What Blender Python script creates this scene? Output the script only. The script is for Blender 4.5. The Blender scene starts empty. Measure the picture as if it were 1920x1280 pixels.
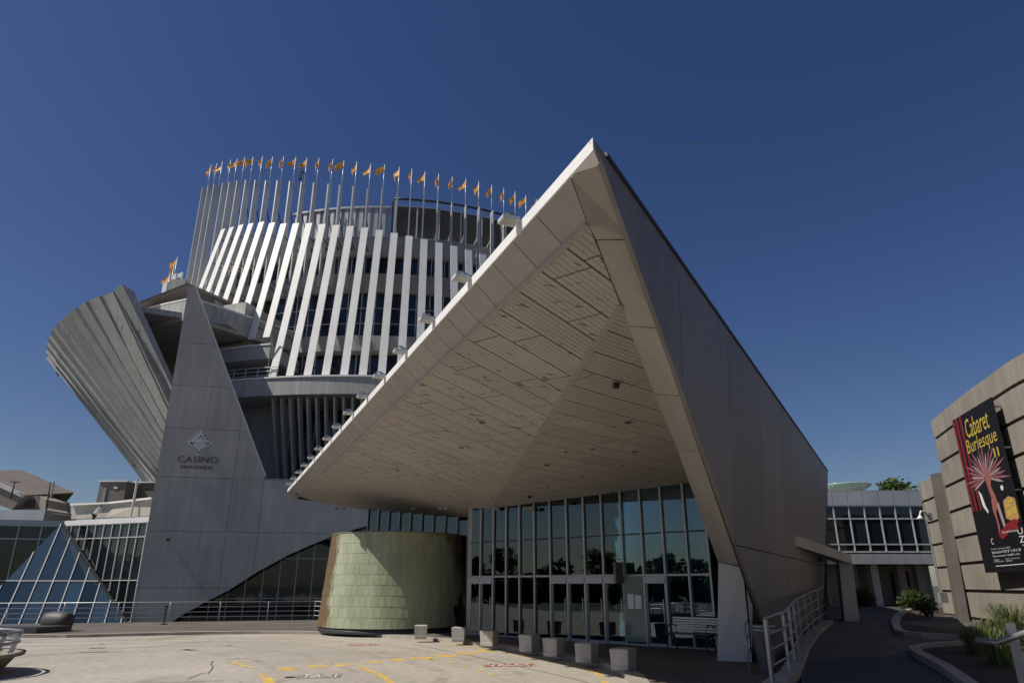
import bpy, bmesh, math, random
from mathutils import Vector, Matrix
R = math.radians
random.seed(7)
scene = bpy.context.scene

# ------------------------------------------------------------------ camera, sky, sun, exposure
EYE = 1.8; PITCH = R(19.6); FPX = 1280.0
cd = bpy.data.cameras.new('camera'); cam = bpy.data.objects.new('camera', cd)
scene.collection.objects.link(cam); scene.camera = cam
cam.location = (0, 0, EYE); cam.rotation_euler = (R(90) + PITCH, 0, 0)
cd.sensor_width = 36.0; cd.lens = 36.0 * FPX / 1920.0; cd.clip_start = 0.05; cd.clip_end = 6000
SUN = Vector((-0.82, -0.205, 1.0)).normalized()
world = bpy.data.worlds.new('World'); scene.world = world; world.use_nodes = True
wn = world.node_tree; wn.nodes.clear()
sky = wn.nodes.new('ShaderNodeTexSky'); sky.sky_type = 'NISHITA'; sky.sun_disc = False
sky.sun_elevation = math.asin(SUN.z); sky.sun_rotation = math.atan2(SUN.x, SUN.y)
sky.altitude = 0; sky.air_density = 1.0; sky.dust_density = 0.6; sky.ozone_density = 3.0
bg = wn.nodes.new('ShaderNodeBackground'); bg.inputs[1].default_value = 0.058
wo = wn.nodes.new('ShaderNodeOutputWorld')
hs = wn.nodes.new('ShaderNodeHueSaturation'); hs.inputs['Saturation'].default_value = 1.2; hs.inputs['Hue'].default_value = 0.516
wn.links.new(sky.outputs[0], hs.inputs['Color']); wn.links.new(hs.outputs[0], bg.inputs[0]); wn.links.new(bg.outputs[0], wo.inputs[0])
sd = bpy.data.lights.new('sun', 'SUN'); sun = bpy.data.objects.new('sun', sd); scene.collection.objects.link(sun)
sd.energy = 4.6; sd.angle = R(0.5); sd.color = (1.0, 0.94, 0.84)
sun.rotation_euler = SUN.to_track_quat('Z', 'Y').to_euler(); sun.location = (-60, -20, 90)
vs = scene.view_settings; vs.view_transform = 'Standard'; vs.look = 'None'; vs.gamma = 1; vs.exposure = 0.0
vs.use_curve_mapping = False
scene.render.engine = 'CYCLES'; scene.cycles.max_bounces = 7; scene.cycles.transparent_max_bounces = 12

# ------------------------------------------------------------------ helpers
COL = scene.collection
CP, SP = math.cos(PITCH), math.sin(PITCH)
def ray(u, v):
    a = (u - 960) / FPX; b = (640 - v) / FPX
    return Vector((a, CP - b * SP, SP + b * CP))
O0 = Vector((0, 0, EYE))
def atz(u, v, z): r = ray(u, v); return O0 + r * ((z - EYE) / r.z)
def aty(u, v, y): r = ray(u, v); return O0 + r * (y / r.y)
def onpl(u, v, P, n): r = ray(u, v); return O0 + r * ((Vector(P) - O0).dot(n) / r.dot(n))
V = Vector

def tag(o, label=None, cat=None, group=None, kind=None):
    if label: o['label'] = label
    if cat: o['category'] = cat
    if group: o['group'] = group
    if kind: o['kind'] = kind
    return o
def thing(name, label, cat, loc=(0, 0, 0), group=None, rz=0):
    o = bpy.data.objects.new(name, None); COL.objects.link(o); o.empty_display_size = 0.2
    o.location = loc; o.rotation_euler = (0, 0, rz)
    return tag(o, label, cat, group)
def rootloc(p):
    L = V((0, 0, 0))
    while p is not None:
        L = L + V(p.location); p = p.parent
    return L
class MB:
    def __init__(s): s.v = []; s.f = []
    def add(s, vs, fs):
        b = len(s.v); s.v += [tuple(x) for x in vs]; s.f += [tuple(i + b for i in f) for f in fs]; return s
    def quad(s, *p): return s.add(p, [tuple(range(len(p)))])
    def prism(s, poly, vec):
        n = len(poly); vec = V(vec); a = [V(p) for p in poly]
        return s.add(a + [p + vec for p in a], [tuple(range(n - 1, -1, -1)), tuple(range(n, 2 * n))] + [(i, (i + 1) % n, n + (i + 1) % n, n + i) for i in range(n)])
    def box(s, c, d, ax=None, ay=None, az=None):
        c = V(c); ax = V(ax or (1, 0, 0)) * d[0] / 2; ay = V(ay or (0, 1, 0)) * d[1] / 2; az = V(az or (0, 0, 1)) * d[2] / 2
        return s.prism([c - ax - ay - az, c + ax - ay - az, c + ax + ay - az, c - ax + ay - az], az * 2)
    def bar(s, p, q, w, h, side=None):          # rectangular bar p->q ; w along side, h across
        p = V(p); q = V(q); d = (q - p).normalized()
        sd_ = V(side) if side is not None else (d.cross(V((0, 0, 1))) if abs(d.z) < .95 else V((1, 0, 0)))
        sd_ = (sd_ - d * sd_.dot(d)).normalized(); n = d.cross(sd_)
        a = sd_ * w / 2; b = n * h / 2
        return s.prism([p - a - b, p + a - b, p + a + b, p - a + b], q - p)
    def tube(s, pts, r, n=8, r2=None):
        pts = [V(p) for p in pts]; rings = []; m = len(pts)
        for i, p in enumerate(pts):
            d = (pts[min(i + 1, m - 1)] - pts[max(i - 1, 0)]).normalized()
            x = d.cross(V((0, 0, 1))) if abs(d.z) < .9 else d.cross(V((1, 0, 0)))
            x.normalize(); y = d.cross(x); rr = r if r2 is None else r + (r2 - r) * i / (m - 1)
            rings += [p + (x * math.cos(k * 2 * math.pi / n) + y * math.sin(k * 2 * math.pi / n)) * rr for k in range(n)]
        fs = [(i * n + k, i * n + (k + 1) % n, (i + 1) * n + (k + 1) % n, (i + 1) * n + k) for i in range(m - 1) for k in range(n)]
        return s.add(rings, fs + [tuple(range(n - 1, -1, -1)), tuple(range((m - 1) * n, m * n))])
    def lathe(s, c, prof, n=24, t0=0, t1=2 * math.pi):
        full = abs(t1 - t0 - 2 * math.pi) < 1e-4; k = n if full else n + 1; vs = []
        for r, z in prof:
            for i in range(k):
                t = t0 + (t1 - t0) * i / n; vs.append((c[0] + r * math.cos(t), c[1] + r * math.sin(t), c[2] + z))
        fs = [(j * k + i, j * k + (i + 1) % k, (j + 1) * k + (i + 1) % k, (j + 1) * k + i) for j in range(len(prof) - 1) for i in range(n)]
        return s.add(vs, fs)
    def arc(s, c, r0, r1, z0, z1, t0, t1, n=24, r0b=None, r1b=None):  # tower arcs: angle 0 faces the camera (-Y), degrees
        r0b = r0 if r0b is None else r0b; r1b = r1 if r1b is None else r1b; vs = []
        for i in range(n + 1):
            t = R(t0 + (t1 - t0) * i / n); sx, cx = math.sin(t), -math.cos(t)
            for r, z in ((r0b, z0), (r1b, z0), (r1, z1), (r0, z1)): vs.append((c[0] + r * sx, c[1] + r * cx, z))
        fs = [(4 * i + k, 4 * i + (k + 1) % 4, 4 * i + 4 + (k + 1) % 4, 4 * i + 4 + k) for i in range(n) for k in range(4)]
        return s.add(vs, fs + [(0, 1, 2, 3), (4 * n + 3, 4 * n + 2, 4 * n + 1, 4 * n)])
    def build(s, name, mat, parent=None, smooth=False, origin=None, local=False):
        off = V((0, 0, 0))
        if not local: off = rootloc(parent) if parent is not None else V(origin or (0, 0, 0))
        me = bpy.data.meshes.new(name); me.from_pydata([V(p) - off for p in s.v], [], s.f)
        bm = bmesh.new(); bm.from_mesh(me); bmesh.ops.recalc_face_normals(bm, faces=bm.faces); bm.to_mesh(me); bm.free()
        if smooth:
            for p in me.polygons: p.use_smooth = True
        me.materials.append(mat)
        o = bpy.data.objects.new(name, me); COL.objects.link(o)
        if parent is not None: o.parent = parent
        elif not local: o.location = off
        return o
def copy_tree(o, parent=None):
    c = o.copy(); COL.objects.link(c); c.parent = parent
    for ch in list(o.children): copy_tree(ch, c)
    return c
def clip(poly, k, lim, keep_less):
    out = []; n = len(poly)
    for i in range(n):
        a, b = poly[i], poly[(i + 1) % n]; ia = (a[k] <= lim) == keep_less; ib = (b[k] <= lim) == keep_less
        if ia: out.append(a)
        if ia != ib:
            t = (lim - a[k]) / (b[k] - a[k]); out.append((a[0] + (b[0] - a[0]) * t, a[1] + (b[1] - a[1]) * t))
    return out
def cell(poly2, a0, a1, b0, b1):
    p = poly2
    for k, l, m in ((0, a0, False), (0, a1, True), (1, b0, False), (1, b1, True)):
        if len(p) < 3: return []
        p = clip(p, k, l, m)
    if len(p) < 3: return []
    ar = abs(sum(p[i][0] * p[(i + 1) % len(p)][1] - p[(i + 1) % len(p)][0] * p[i][1] for i in range(len(p)))) / 2
    return p if ar > .004 else []
class Plane2:
    def __init__(s, o, a, b):
        s.o = V(o); s.a = V(a).normalized(); b = V(b); s.b = (b - s.a * b.dot(s.a)).normalized(); s.n = s.a.cross(s.b)
    def to2(s, p): d = V(p) - s.o; return (d.dot(s.a), d.dot(s.b))
    def to3(s, q, off=0): return s.o + s.a * q[0] + s.b * q[1] + s.n * off

# ------------------------------------------------------------------ materials
def M(name, col, rough=.6, var=.12, scale=.6, fine=0.06, metallic=0, streak=0, bump=0, bscale=30, objvar=0, spec=.5, stain=None, specks=None):
    m = bpy.data.materials.new(name); m.use_nodes = True; t = m.node_tree; N = t.nodes; Lk = t.links
    b = N['Principled BSDF']; b.inputs['Roughness'].default_value = rough; b.inputs['Metallic'].default_value = metallic
    b.inputs['Specular IOR Level'].default_value = spec
    g = N.new('ShaderNodeNewGeometry'); pos = g.outputs['Position']
    def noise(sc, det, stretch=None):
        n = N.new('ShaderNodeTexNoise'); n.inputs['Scale'].default_value = sc; n.inputs['Detail'].default_value = det
        if stretch:
            mp = N.new('ShaderNodeVectorMath'); mp.operation = 'MULTIPLY'; mp.inputs[1].default_value = stretch
            Lk.new(pos, mp.inputs[0]); Lk.new(mp.outputs[0], n.inputs['Vector'])
        else: Lk.new(pos, n.inputs['Vector'])
        return n.outputs['Fac']
    def rng(sock, lo, hi, f0=.3, f1=.7):
        r = N.new('ShaderNodeMapRange'); Lk.new(sock, r.inputs[0])
        for i, x in enumerate((f0, f1, lo, hi)): r.inputs[1 + i].default_value = x
        return r.outputs[0]
    def mul(a, bb):
        k = N.new('ShaderNodeMath'); k.operation = 'MULTIPLY'; Lk.new(a, k.inputs[0]); Lk.new(bb, k.inputs[1]); return k.outputs[0]
    f = rng(noise(scale, 5), 1 - var, 1 + var)
    if fine: f = mul(f, rng(noise(scale * 22, 3), 1 - fine, 1 + fine))
    if streak: f = mul(f, rng(noise(1.0, 4, (3.5, 3.5, .22)), 1 - streak, 1 + streak * .4))
    if objvar:
        oi = N.new('ShaderNodeObjectInfo'); f = mul(f, rng(oi.outputs['Random'], 1 - objvar, 1 + objvar, 0, 1))
    mx = N.new('ShaderNodeMix'); mx.data_type = 'RGBA'; mx.blend_type = 'MULTIPLY'; mx.inputs[0].default_value = 1
    mx.inputs[6].default_value = (*col, 1); Lk.new(f, mx.inputs[7]); out = mx.outputs[2]
    if stain:
        sc_, thr, scol, stretch = stain
        sm = rng(noise(sc_, 4, stretch), 0, 1, thr, thr + .06)
        m2 = N.new('ShaderNodeMix'); m2.data_type = 'RGBA'; Lk.new(sm, m2.inputs[0]); Lk.new(out, m2.inputs[6]); m2.inputs[7].default_value = (*scol, 1); out = m2.outputs[2]
    if specks:
        sm = mul(rng(noise(5.0, 2), 0, 1, .70, .73), rng(noise(.25, 2), 0, 1, .5, .62))
        m3 = N.new('ShaderNodeMix'); m3.data_type = 'RGBA'; Lk.new(sm, m3.inputs[0]); Lk.new(out, m3.inputs[6]); m3.inputs[7].default_value = (*specks, 1); out = m3.outputs[2]
    Lk.new(out, b.inputs['Base Color'])
    if bump:
        bp = N.new('ShaderNodeBump'); bp.inputs['Strength'].default_value = bump; bp.inputs['Distance'].default_value = .02
        Lk.new(noise(bscale, 4), bp.inputs['Height']); Lk.new(bp.outputs[0], b.inputs['Normal'])
    return m
def glass(name, tint, refl=1.0, rough=.0):
    m = bpy.data.materials.new(name); m.use_nodes = True; t = m.node_tree; N = t.nodes; N.clear()
    tr = N.new('ShaderNodeBsdfTransparent'); tr.inputs[0].default_value = (*tint, 1)
    gl = N.new('ShaderNodeBsdfGlossy'); gl.inputs['Roughness'].default_value = rough; gl.inputs[0].default_value = (refl * .78, refl * .92, refl, 1)
    fr = N.new('ShaderNodeFresnel'); fr.inputs[0].default_value = 1.85
    mx = N.new('ShaderNodeMixShader'); o = N.new('ShaderNodeOutputMaterial')
    geo = N.new('ShaderNodeNewGeometry'); nz = N.new('ShaderNodeTexNoise'); nz.inputs['Scale'].default_value = .9
    t.links.new(geo.outputs['Position'], nz.inputs['Vector'])
    bp = N.new('ShaderNodeBump'); bp.inputs['Strength'].default_value = .06; bp.inputs['Distance'].default_value = .03
    t.links.new(nz.outputs[0], bp.inputs['Height']); t.links.new(bp.outputs[0], gl.inputs['Normal'])
    t.links.new(fr.outputs[0], mx.inputs[0]); t.links.new(tr.outputs[0], mx.inputs[1]); t.links.new(gl.outputs[0], mx.inputs[2]); t.links.new(mx.outputs[0], o.inputs[0])
    return m
def wglass(name, col, rough=.03):     # opaque dark window glass
    m = bpy.data.materials.new(name); m.use_nodes = True; t = m.node_tree; b = t.nodes['Principled BSDF']
    b.inputs['Base Color'].default_value = (*col, 1); b.inputs['Roughness'].default_value = rough; b.inputs['IOR'].default_value = 1.6
    oi = t.nodes.new('ShaderNodeObjectInfo'); hs = t.nodes.new('ShaderNodeHueSaturation'); hs.inputs['Color'].default_value = (*col, 1)
    r = t.nodes.new('ShaderNodeMapRange'); r.inputs[3].default_value = .5; r.inputs[4].default_value = 1.6
    t.links.new(oi.outputs['Random'], r.inputs[0]); t.links.new(r.outputs[0], hs.inputs['Value']); t.links.new(hs.outputs[0], b.inputs['Base Color'])
    geo = t.nodes.new('ShaderNodeNewGeometry'); nz = t.nodes.new('ShaderNodeTexNoise'); nz.inputs['Scale'].default_value = .7
    t.links.new(geo.outputs['Position'], nz.inputs['Vector']); bp = t.nodes.new('ShaderNodeBump'); bp.inputs['Strength'].default_value = .08; bp.inputs['Distance'].default_value = .03
    t.links.new(nz.outputs[0], bp.inputs['Height']); t.links.new(bp.outputs[0], b.inputs['Normal'])
    return m
def leafmat(name, col, alt):
    m = bpy.data.materials.new(name); m.use_nodes = True; t = m.node_tree; N = t.nodes; b = N['Principled BSDF']; b.inputs['Roughness'].default_value = .55
    g = N.new('ShaderNodeNewGeometry'); r = N.new('ShaderNodeMix'); r.data_type = 'RGBA'; r.inputs[6].default_value = (*col, 1); r.inputs[7].default_value = (*alt, 1)
    t.links.new(g.outputs['Random Per Island'], r.inputs[0]); t.links.new(r.outputs[2], b.inputs['Base Color'])
    tl = N.new('ShaderNodeBsdfTranslucent'); t.links.new(r.outputs[2], tl.inputs[0]); mx = N.new('ShaderNodeMixShader'); mx.inputs[0].default_value = .3
    t.links.new(b.outputs[0], mx.inputs[1]); t.links.new(tl.outputs[0], mx.inputs[2]); t.links.new(mx.outputs[0], N['Material Output'].inputs[0])
    return m
m_road = M('drive_concrete', (.38, .345, .295), .9, .17, .22, .14, bump=.3, bscale=25, stain=(.35, .62, (.29, .255, .205), (1, .35, 1)), specks=(.05, .045, .04))
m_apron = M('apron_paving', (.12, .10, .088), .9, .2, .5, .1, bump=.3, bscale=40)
m_kerb = M('kerb_concrete', (.36, .32, .27), .9, .2, 1.2, .12, bump=.3)
m_ground = M('ground_lawn', (.06, .07, .035), .95, .2, .1)
m_asph = M('asphalt', (.05, .05, .052), .9, .2, 1, .15, bump=.3, bscale=80)
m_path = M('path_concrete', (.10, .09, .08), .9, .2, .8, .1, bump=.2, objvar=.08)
m_soil = M('mulch', (.045, .032, .024), 1, .4, 6, .3, bump=.9, bscale=25)
m_prow = M('prow_concrete', (.46, .432, .40), .8, .11, .3, .06, streak=.12, bump=.12, bscale=18, objvar=.05)
m_conc = M('tower_concrete', (.44, .43, .41), .8, .1, .4, .05, streak=.22, bump=.1, bscale=18, objvar=.03)
m_shell = M('shell_concrete', (.40, .395, .38), .75, .1, .5, .08, streak=.14, bump=.15, bscale=14, objvar=.05, stain=(2.2, .66, (.12, .115, .105), (1, 1, .5)))
m_rconc = M('ribbed_concrete', (.27, .24, .20), .9, .14, .7, .1, streak=.15, bump=.35, bscale=22, objvar=.05)
m_white = M('white_fin', (.82, .81, .79), .45, .05, .6, .02, streak=.06, objvar=.03)
m_trim = M('white_trim', (.80, .79, .77), .4, .05, 1, .02)
m_blade = M('grey_blade', (.58, .59, .60), .4, .08, .5, .03, metallic=.25, objvar=.06)
m_screen = M('screen_metal', (.30, .29, .27), .5, .1, .6, .04, metallic=.2)
m_parapet = M('parapet_metal', (.48, .50, .52), .4, .08, .6, .03, metallic=.3)
m_tan = M('tan_panel', (.345, .31, .272), .5, .07, .45, .02, streak=.08, objvar=.03, bump=.25, bscale=1.1)
m_soffit = M('soffit_plank', (.375, .342, .308), .6, .06, .8, .05, objvar=.05, stain=(1.7, .62, (.13, .11, .092), (2.4, 4.2, 4.0)))
m_soffit2 = M('soffit_plank_clean', (.355, .318, .28), .6, .08, .8, .05, objvar=.05, stain=(1.7, .66, (.2, .175, .15), (2.4, 4.2, 4.0)))
m_joint = M('joint_dark', (.06, .052, .045), .8)
m_wallp = M('wall_panel', (.185, .174, .17), .5, .12, .35, .03, streak=.17, objvar=.06, bump=.3, bscale=.9)
m_roof = M('roof_membrane', (.35, .35, .35), .9)
m_pier = M('pier_white', (.62, .62, .63), .6, .05, .8, .03)
m_frame = M('grey_frame', (.36, .37, .38), .4, .06, 1, .02, metallic=.4)
m_fwhite = M('pale_frame', (.62, .62, .60), .35, .06, 1, .02, metallic=.2)
m_dark = M('dark_metal', (.03, .031, .034), .45, .1, 2)
m_black = M('black_void', (.012, .012, .013), .7, .1, 2)
m_steel = M('galvanised', (.33, .34, .35), .35, .1, 3, .05, metallic=.7)
m_block = M('block_concrete', (.44, .43, .40), .9, .2, 2.2, .12, streak=.3, bump=.5, bscale=30)
m_stone = M('dark_stone', (.07, .064, .064), .55, .15, 4, .2, bump=.2, bscale=60)
m_yellow = M('yellow_paint', (.62, .40, .07), .8, .2, 3, .25, stain=(4, .50, (.38, .345, .295), (1, 1, 1)))
m_wpaint = M('white_paint', (.66, .65, .62), .8, .15, 3, .2, stain=(4, .52, (.38, .345, .295), (1, 1, 1)))
m_gpaint = M('grey_paint', (.20, .19, .18), .85, .2, 3, .2, stain=(4, .50, (.38, .345, .295), (1, 1, 1)))
m_rpaint = M('red_paint', (.33, .085, .075), .85, .2, 3, .2, stain=(4, .51, (.38, .345, .295), (1, 1, 1)))
m_beige = M('beige_wall', (.48, .44, .38), .85, .08, .5, .04, streak=.12)
m_brownp = M('taupe_box', (.20, .175, .155), .7, .1, .8, .04)
m_lobby = M('lobby_wall', (.13, .13, .125), .8, .15, .4)
m_lobbyf = M('lobby_floor', (.06, .055, .05), .4, .15, .6)
m_glass = glass('entrance_glass', (.52, .66, .74))
m_door = glass('door_glass', (.62, .74, .70))
m_win = wglass('tower_glass', (.012, .018, .032))
m_win2 = wglass('hall_glass', (.014, .022, .026))
m_pyr = wglass('pyramid_glass', (.03, .055, .085))
m_green = M('green_glass', (.30, .42, .36), .2, .1, 1)
m_orange = leafmat('flag_cloth', (.88, .36, .03), (.95, .45, .06))
m_skin = M('skin', (.35, .2, .14), .6); m_shirt = M('white_shirt', (.7, .7, .7), .8); m_trs = M('dark_trousers', (.03, .03, .04), .8)
m_leaf = leafmat('leaf_green', (.045, .085, .02), (.085, .125, .03)); m_leaf2 = leafmat('leaf_dark', (.03, .055, .016), (.055, .085, .025))
m_bark = M('bark', (.09, .07, .05), .95, .3, 3, .2, bump=.8)
m_grass = leafmat('grass_blade', (.10, .14, .04), (.17, .19, .07))

def copper():
    m = M('copper_patina', (.345, .375, .25), .5, .16, .9, .05, objvar=.06, metallic=.1, streak=.18); t = m.node_tree; N = t.nodes; Lk = t.links; b = N['Principled BSDF']
    src = b.inputs['Base Color'].links[0].from_socket
    at = N.new('ShaderNodeAttribute'); at.attribute_type = 'OBJECT'; at.attribute_name = 'wear'
    g = N.new('ShaderNodeNewGeometry'); n = N.new('ShaderNodeTexNoise'); n.inputs['Scale'].default_value = 1.6; n.inputs['Detail'].default_value = 5
    Lk.new(g.outputs['Position'], n.inputs['Vector'])
    ad = N.new('ShaderNodeMath'); ad.operation = 'ADD'; Lk.new(at.outputs['Fac'], ad.inputs[0]); Lk.new(n.outputs[0], ad.inputs[1])
    mr = N.new('ShaderNodeMapRange'); mr.inputs[1].default_value = .86; mr.inputs[2].default_value = 1.12; Lk.new(ad.outputs[0], mr.inputs[0])
    mx = N.new('ShaderNodeMix'); mx.data_type = 'RGBA'; Lk.new(mr.outputs[0], mx.inputs[0]); Lk.new(src, mx.inputs[6]); mx.inputs[7].default_value = (.15, .095, .045, 1)
    Lk.new(mx.outputs[2], b.inputs['Base Color'])
    a2 = N.new('ShaderNodeAttribute'); a2.attribute_type = 'OBJECT'; a2.attribute_name = 'bare'
    m3 = N.new('ShaderNodeMix'); m3.data_type = 'RGBA'; Lk.new(a2.outputs['Fac'], m3.inputs[0]); Lk.new(mx.outputs[2], m3.inputs[6]); m3.inputs[7].default_value = (.62, .52, .32, 1); Lk.new(m3.outputs[2], b.inputs['Base Color'])
    Lk.new(a2.outputs['Fac'], b.inputs['Metallic'])
    ml = N.new('ShaderNodeMapRange'); ml.inputs[3].default_value = .5; ml.inputs[4].default_value = .32; Lk.new(a2.outputs['Fac'], ml.inputs[0]); Lk.new(ml.outputs[0], b.inputs['Roughness'])
    bp = N.new('ShaderNodeBump'); bp.inputs['Distance'].default_value = .05; n2 = N.new('ShaderNodeTexNoise'); n2.inputs['Scale'].default_value = 4.5; Lk.new(g.outputs['Position'], n2.inputs['Vector'])
    ms = N.new('ShaderNodeMapRange'); ms.inputs[3].default_value = .12; ms.inputs[4].default_value = .9; Lk.new(a2.outputs['Fac'], ms.inputs[0]); Lk.new(ms.outputs[0], bp.inputs['Strength'])
    Lk.new(n2.outputs[0], bp.inputs['Height']); Lk.new(bp.outputs[0], b.inputs['Normal'])
    return m
m_copper = copper()
def flat(name, col, rough=.6): return M(name, col, rough, .04, 2, .02)

def text_mesh(txt, size, ext, shear=0):
    cu = bpy.data.curves.new('lettering', 'FONT'); cu.body = txt; cu.size = size; cu.extrude = ext; cu.shear = shear; cu.resolution_u = 2
    ob = bpy.data.objects.new('lettering', cu); COL.objects.link(ob)
    me = bpy.data.meshes.new_from_object(ob.evaluated_get(bpy.context.evaluated_depsgraph_get()))
    bpy.data.objects.remove(ob); bpy.data.curves.remove(cu); return me
def text(name, txt, mat, parent, o, ax, up, width, height, ext=.004, shear=0, thick=0):
    """lettering fitted into width x height, lower-left corner at o, along ax / up"""
    me = text_mesh(txt, 1, 0, shear); me.name = name
    xs = [v.co.x for v in me.vertices]; ys = [v.co.y for v in me.vertices]
    x0, x1, y0, y1 = min(xs), max(xs), min(ys), max(ys); ax = V(ax).normalized(); up = V(up).normalized(); n = ax.cross(up); off = rootloc(parent)
    bm = bmesh.new(); bm.from_mesh(me)
    if thick:
        g = bmesh.ops.extrude_face_region(bm, geom=list(bm.faces)); 
        for e_ in g['geom']:
            if isinstance(e_, bmesh.types.BMVert): e_.co.z += 1
    for v in bm.verts:
        v.co = V(o) + ax * ((v.co.x - x0) / (x1 - x0) * width) + up * ((v.co.y - y0) / (y1 - y0) * height) + n * (ext + v.co.z * thick) - off
    bmesh.ops.recalc_face_normals(bm, faces=bm.faces); bm.to_mesh(me); bm.free(); me.materials.clear(); me.materials.append(mat)
    ob = bpy.data.objects.new(name, me); COL.objects.link(ob); ob.parent = parent; return ob

# ------------------------------------------------------------------ ground, drive, apron
def struct(o): o['kind'] = 'structure'; return o
g = MB(); g.quad((-1500, -1500, -.7), (1500, -1500, -.7), (1500, 1500, -.7), (-1500, 1500, -.7)); struct(g.build('ground', m_ground))
edge_px = [(34, 1195), (216, 1192.5), (383, 1189), (520, 1188), (640, 1190), (748, 1197), (850, 1205), (930, 1215), (1034, 1232), (1101, 1244), (1150, 1258), (1175, 1276), (1184, 1300), (1178, 1345)]
EDGE = [V((-60, 27.2, 0)), V((-34, 27.6, 0))] + [atz(u, v, 0) for u, v in edge_px] + [V((1.6, 4.5, 0)), V((1.2, -8, 0))]
def smooth_line(P, k=4):
    out = []
    for i in range(len(P) - 1):
        p0, p1, p2, p3 = P[max(i - 1, 0)], P[i], P[i + 1], P[min(i + 2, len(P) - 1)]
        for j in range(k):
            t = j / k; out.append(.5 * ((2 * p1) + (p2 - p0) * t + (2 * p0 - 5 * p1 + 4 * p2 - p3) * t * t + (3 * p1 - p0 - 3 * p2 + p3) * t ** 3))
    return out + [P[-1]]
EDGE = smooth_line(EDGE)
drive = MB(); drive.prism([V((p.x, p.y, 0)) for p in EDGE] + [V((1, -30, 0)), V((-16, -30, 0)), V((-20, -5, 0)), V((-24, 12, 0)), V((-28, 19, 0)), V((-60, 23, 0)), V((-60, 27, 0))], (0, 0, -.65)); drive = struct(drive.build('driveway', m_road))
def offset(P, d):
    out = []
    for i, p in enumerate(P):
        t = (P[min(i + 1, len(P) - 1)] - P[max(i - 1, 0)]).normalized(); out.append(p + V((-t.y, t.x, 0)) * d)
    return out
KB = offset(EDGE, .35)
kerb_root = None
AZ = .1
RAILP = [V((-60, 31, AZ)), V((-25.5, 33.4, AZ)), V((-10.2, 38.0, AZ))]
ap = MB(); ap.prism([V((p.x, p.y, AZ)) for p in KB] + [V((3, -60, AZ)), V((60, -60, AZ)), V((60, 90, AZ)), V((-8.2, 90, AZ)), V((-8.2, 38.4, AZ)), RAILP[2], RAILP[1], RAILP[0]], (0, 0, -.78))
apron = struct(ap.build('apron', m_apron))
for i in range(0, len(EDGE) - 3, 3):       # kerb stones
    b = MB(); n = min(i + 3, len(EDGE) - 1); A_ = EDGE[i:n + 1]; B_ = KB[i:n + 1]
    A_ = [A_[0] + (A_[1] - A_[0]).normalized() * .008] + A_[1:]; B_ = [B_[0] + (B_[1] - B_[0]).normalized() * .008] + B_[1:]
    b.prism([V((p.x, p.y, .105)) for p in A_] + [V((p.x, p.y, .105)) for p in reversed(B_)], (0, 0, -.3)); b.build('kerb_stone', m_kerb, apron)
# paving bricks near the drum and blocks (courses follow the kerb)
for k in range(7):
    for i in range(16, len(EDGE) - 9):
        a = offset(EDGE, .38 + k * .32); c_ = offset(EDGE, .38 + k * .32 + .3)
        for h in range(2):
            q0 = a[i].lerp(a[i + 1], h / 2 + .004); q1 = a[i].lerp(a[i + 1], (h + 1) / 2 - .004); r1 = c_[i].lerp(c_[i + 1], (h + 1) / 2 - .004); r0 = c_[i].lerp(c_[i + 1], h / 2 + .004)
            if (k * 17 + i) % 1 == 0 and k * 2 * (len(EDGE) - 25) < 580 and (q1 - q0).length > .05:
                pb = MB(); z = .106 + random.uniform(0, .006); pb.prism([V((p.x, p.y, z)) for p in (q0, q1, r1, r0)], (0, 0, -.03)); pb.build('paver', m_apron, apron)
# painted markings on the drive
def paint(name, px, mat, z=.004):
    b = MB(); b.prism([atz(u, v, z) for u, v in px], (0, 0, -.003)); return b.build(name, mat, drive)
yl = offset(EDGE, -.38); yl2 = offset(EDGE, -.52)
ii = [i for i, p in enumerate(EDGE) if p.x > -2.2]
b = MB()
for i in ii[:-1]: b.quad(*[V((p.x, p.y, .004)) for p in (yl[i], yl[i + 1], yl2[i + 1], yl2[i])])
b.build('yellow_edge_line', m_yellow, drive)
def sq(u, v, w, h): paint('yellow_square', [(u - w / 2 + h * .5, v - h / 2), (u + w / 2, v - h / 2 + 1), (u + w / 2 - h * .3, v + h / 2), (u - w / 2, v + h / 2)], m_yellow)
for u, v, w, h in ((540, 1253, 40, 6), (595, 1248, 38, 6), (645, 1245, 38, 6), (700, 1240, 36, 5.5), (745, 1236, 34, 5), (790, 1233, 44, 6), (835, 1228, 40, 5.5), (875, 1223.5, 42, 5), (913, 1219, 40, 4.6)): sq(u, v, w, h)
def pline(px, w, mat=None, name='yellow_line'):
    P = smooth_line([atz(u, v, .004) for u, v in px], 5); a = offset(P, w / 2); c_ = offset(P, -w / 2); b = MB()
    for i in range(len(P) - 1): b.quad(a[i], a[i + 1], c_[i + 1], c_[i])
    b.build(name, mat or m_yellow, drive)
pline([(672, 1249), (700, 1259), (722, 1270), (738, 1285)], .16); pline([(492, 1262), (500, 1270), (508, 1285)], .2); pline([(430, 1238), (455, 1246), (480, 1253)], .12)
for a, c_ in (((838, 1239), (852, 1242)), ((866, 1247), (880, 1249)), ((893, 1255), (906, 1257)), ((917, 1263), (930, 1265)), ((935, 1271), (945, 1273)), ((805, 1234), (822, 1236))): pline([a, c_], .14)
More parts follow.
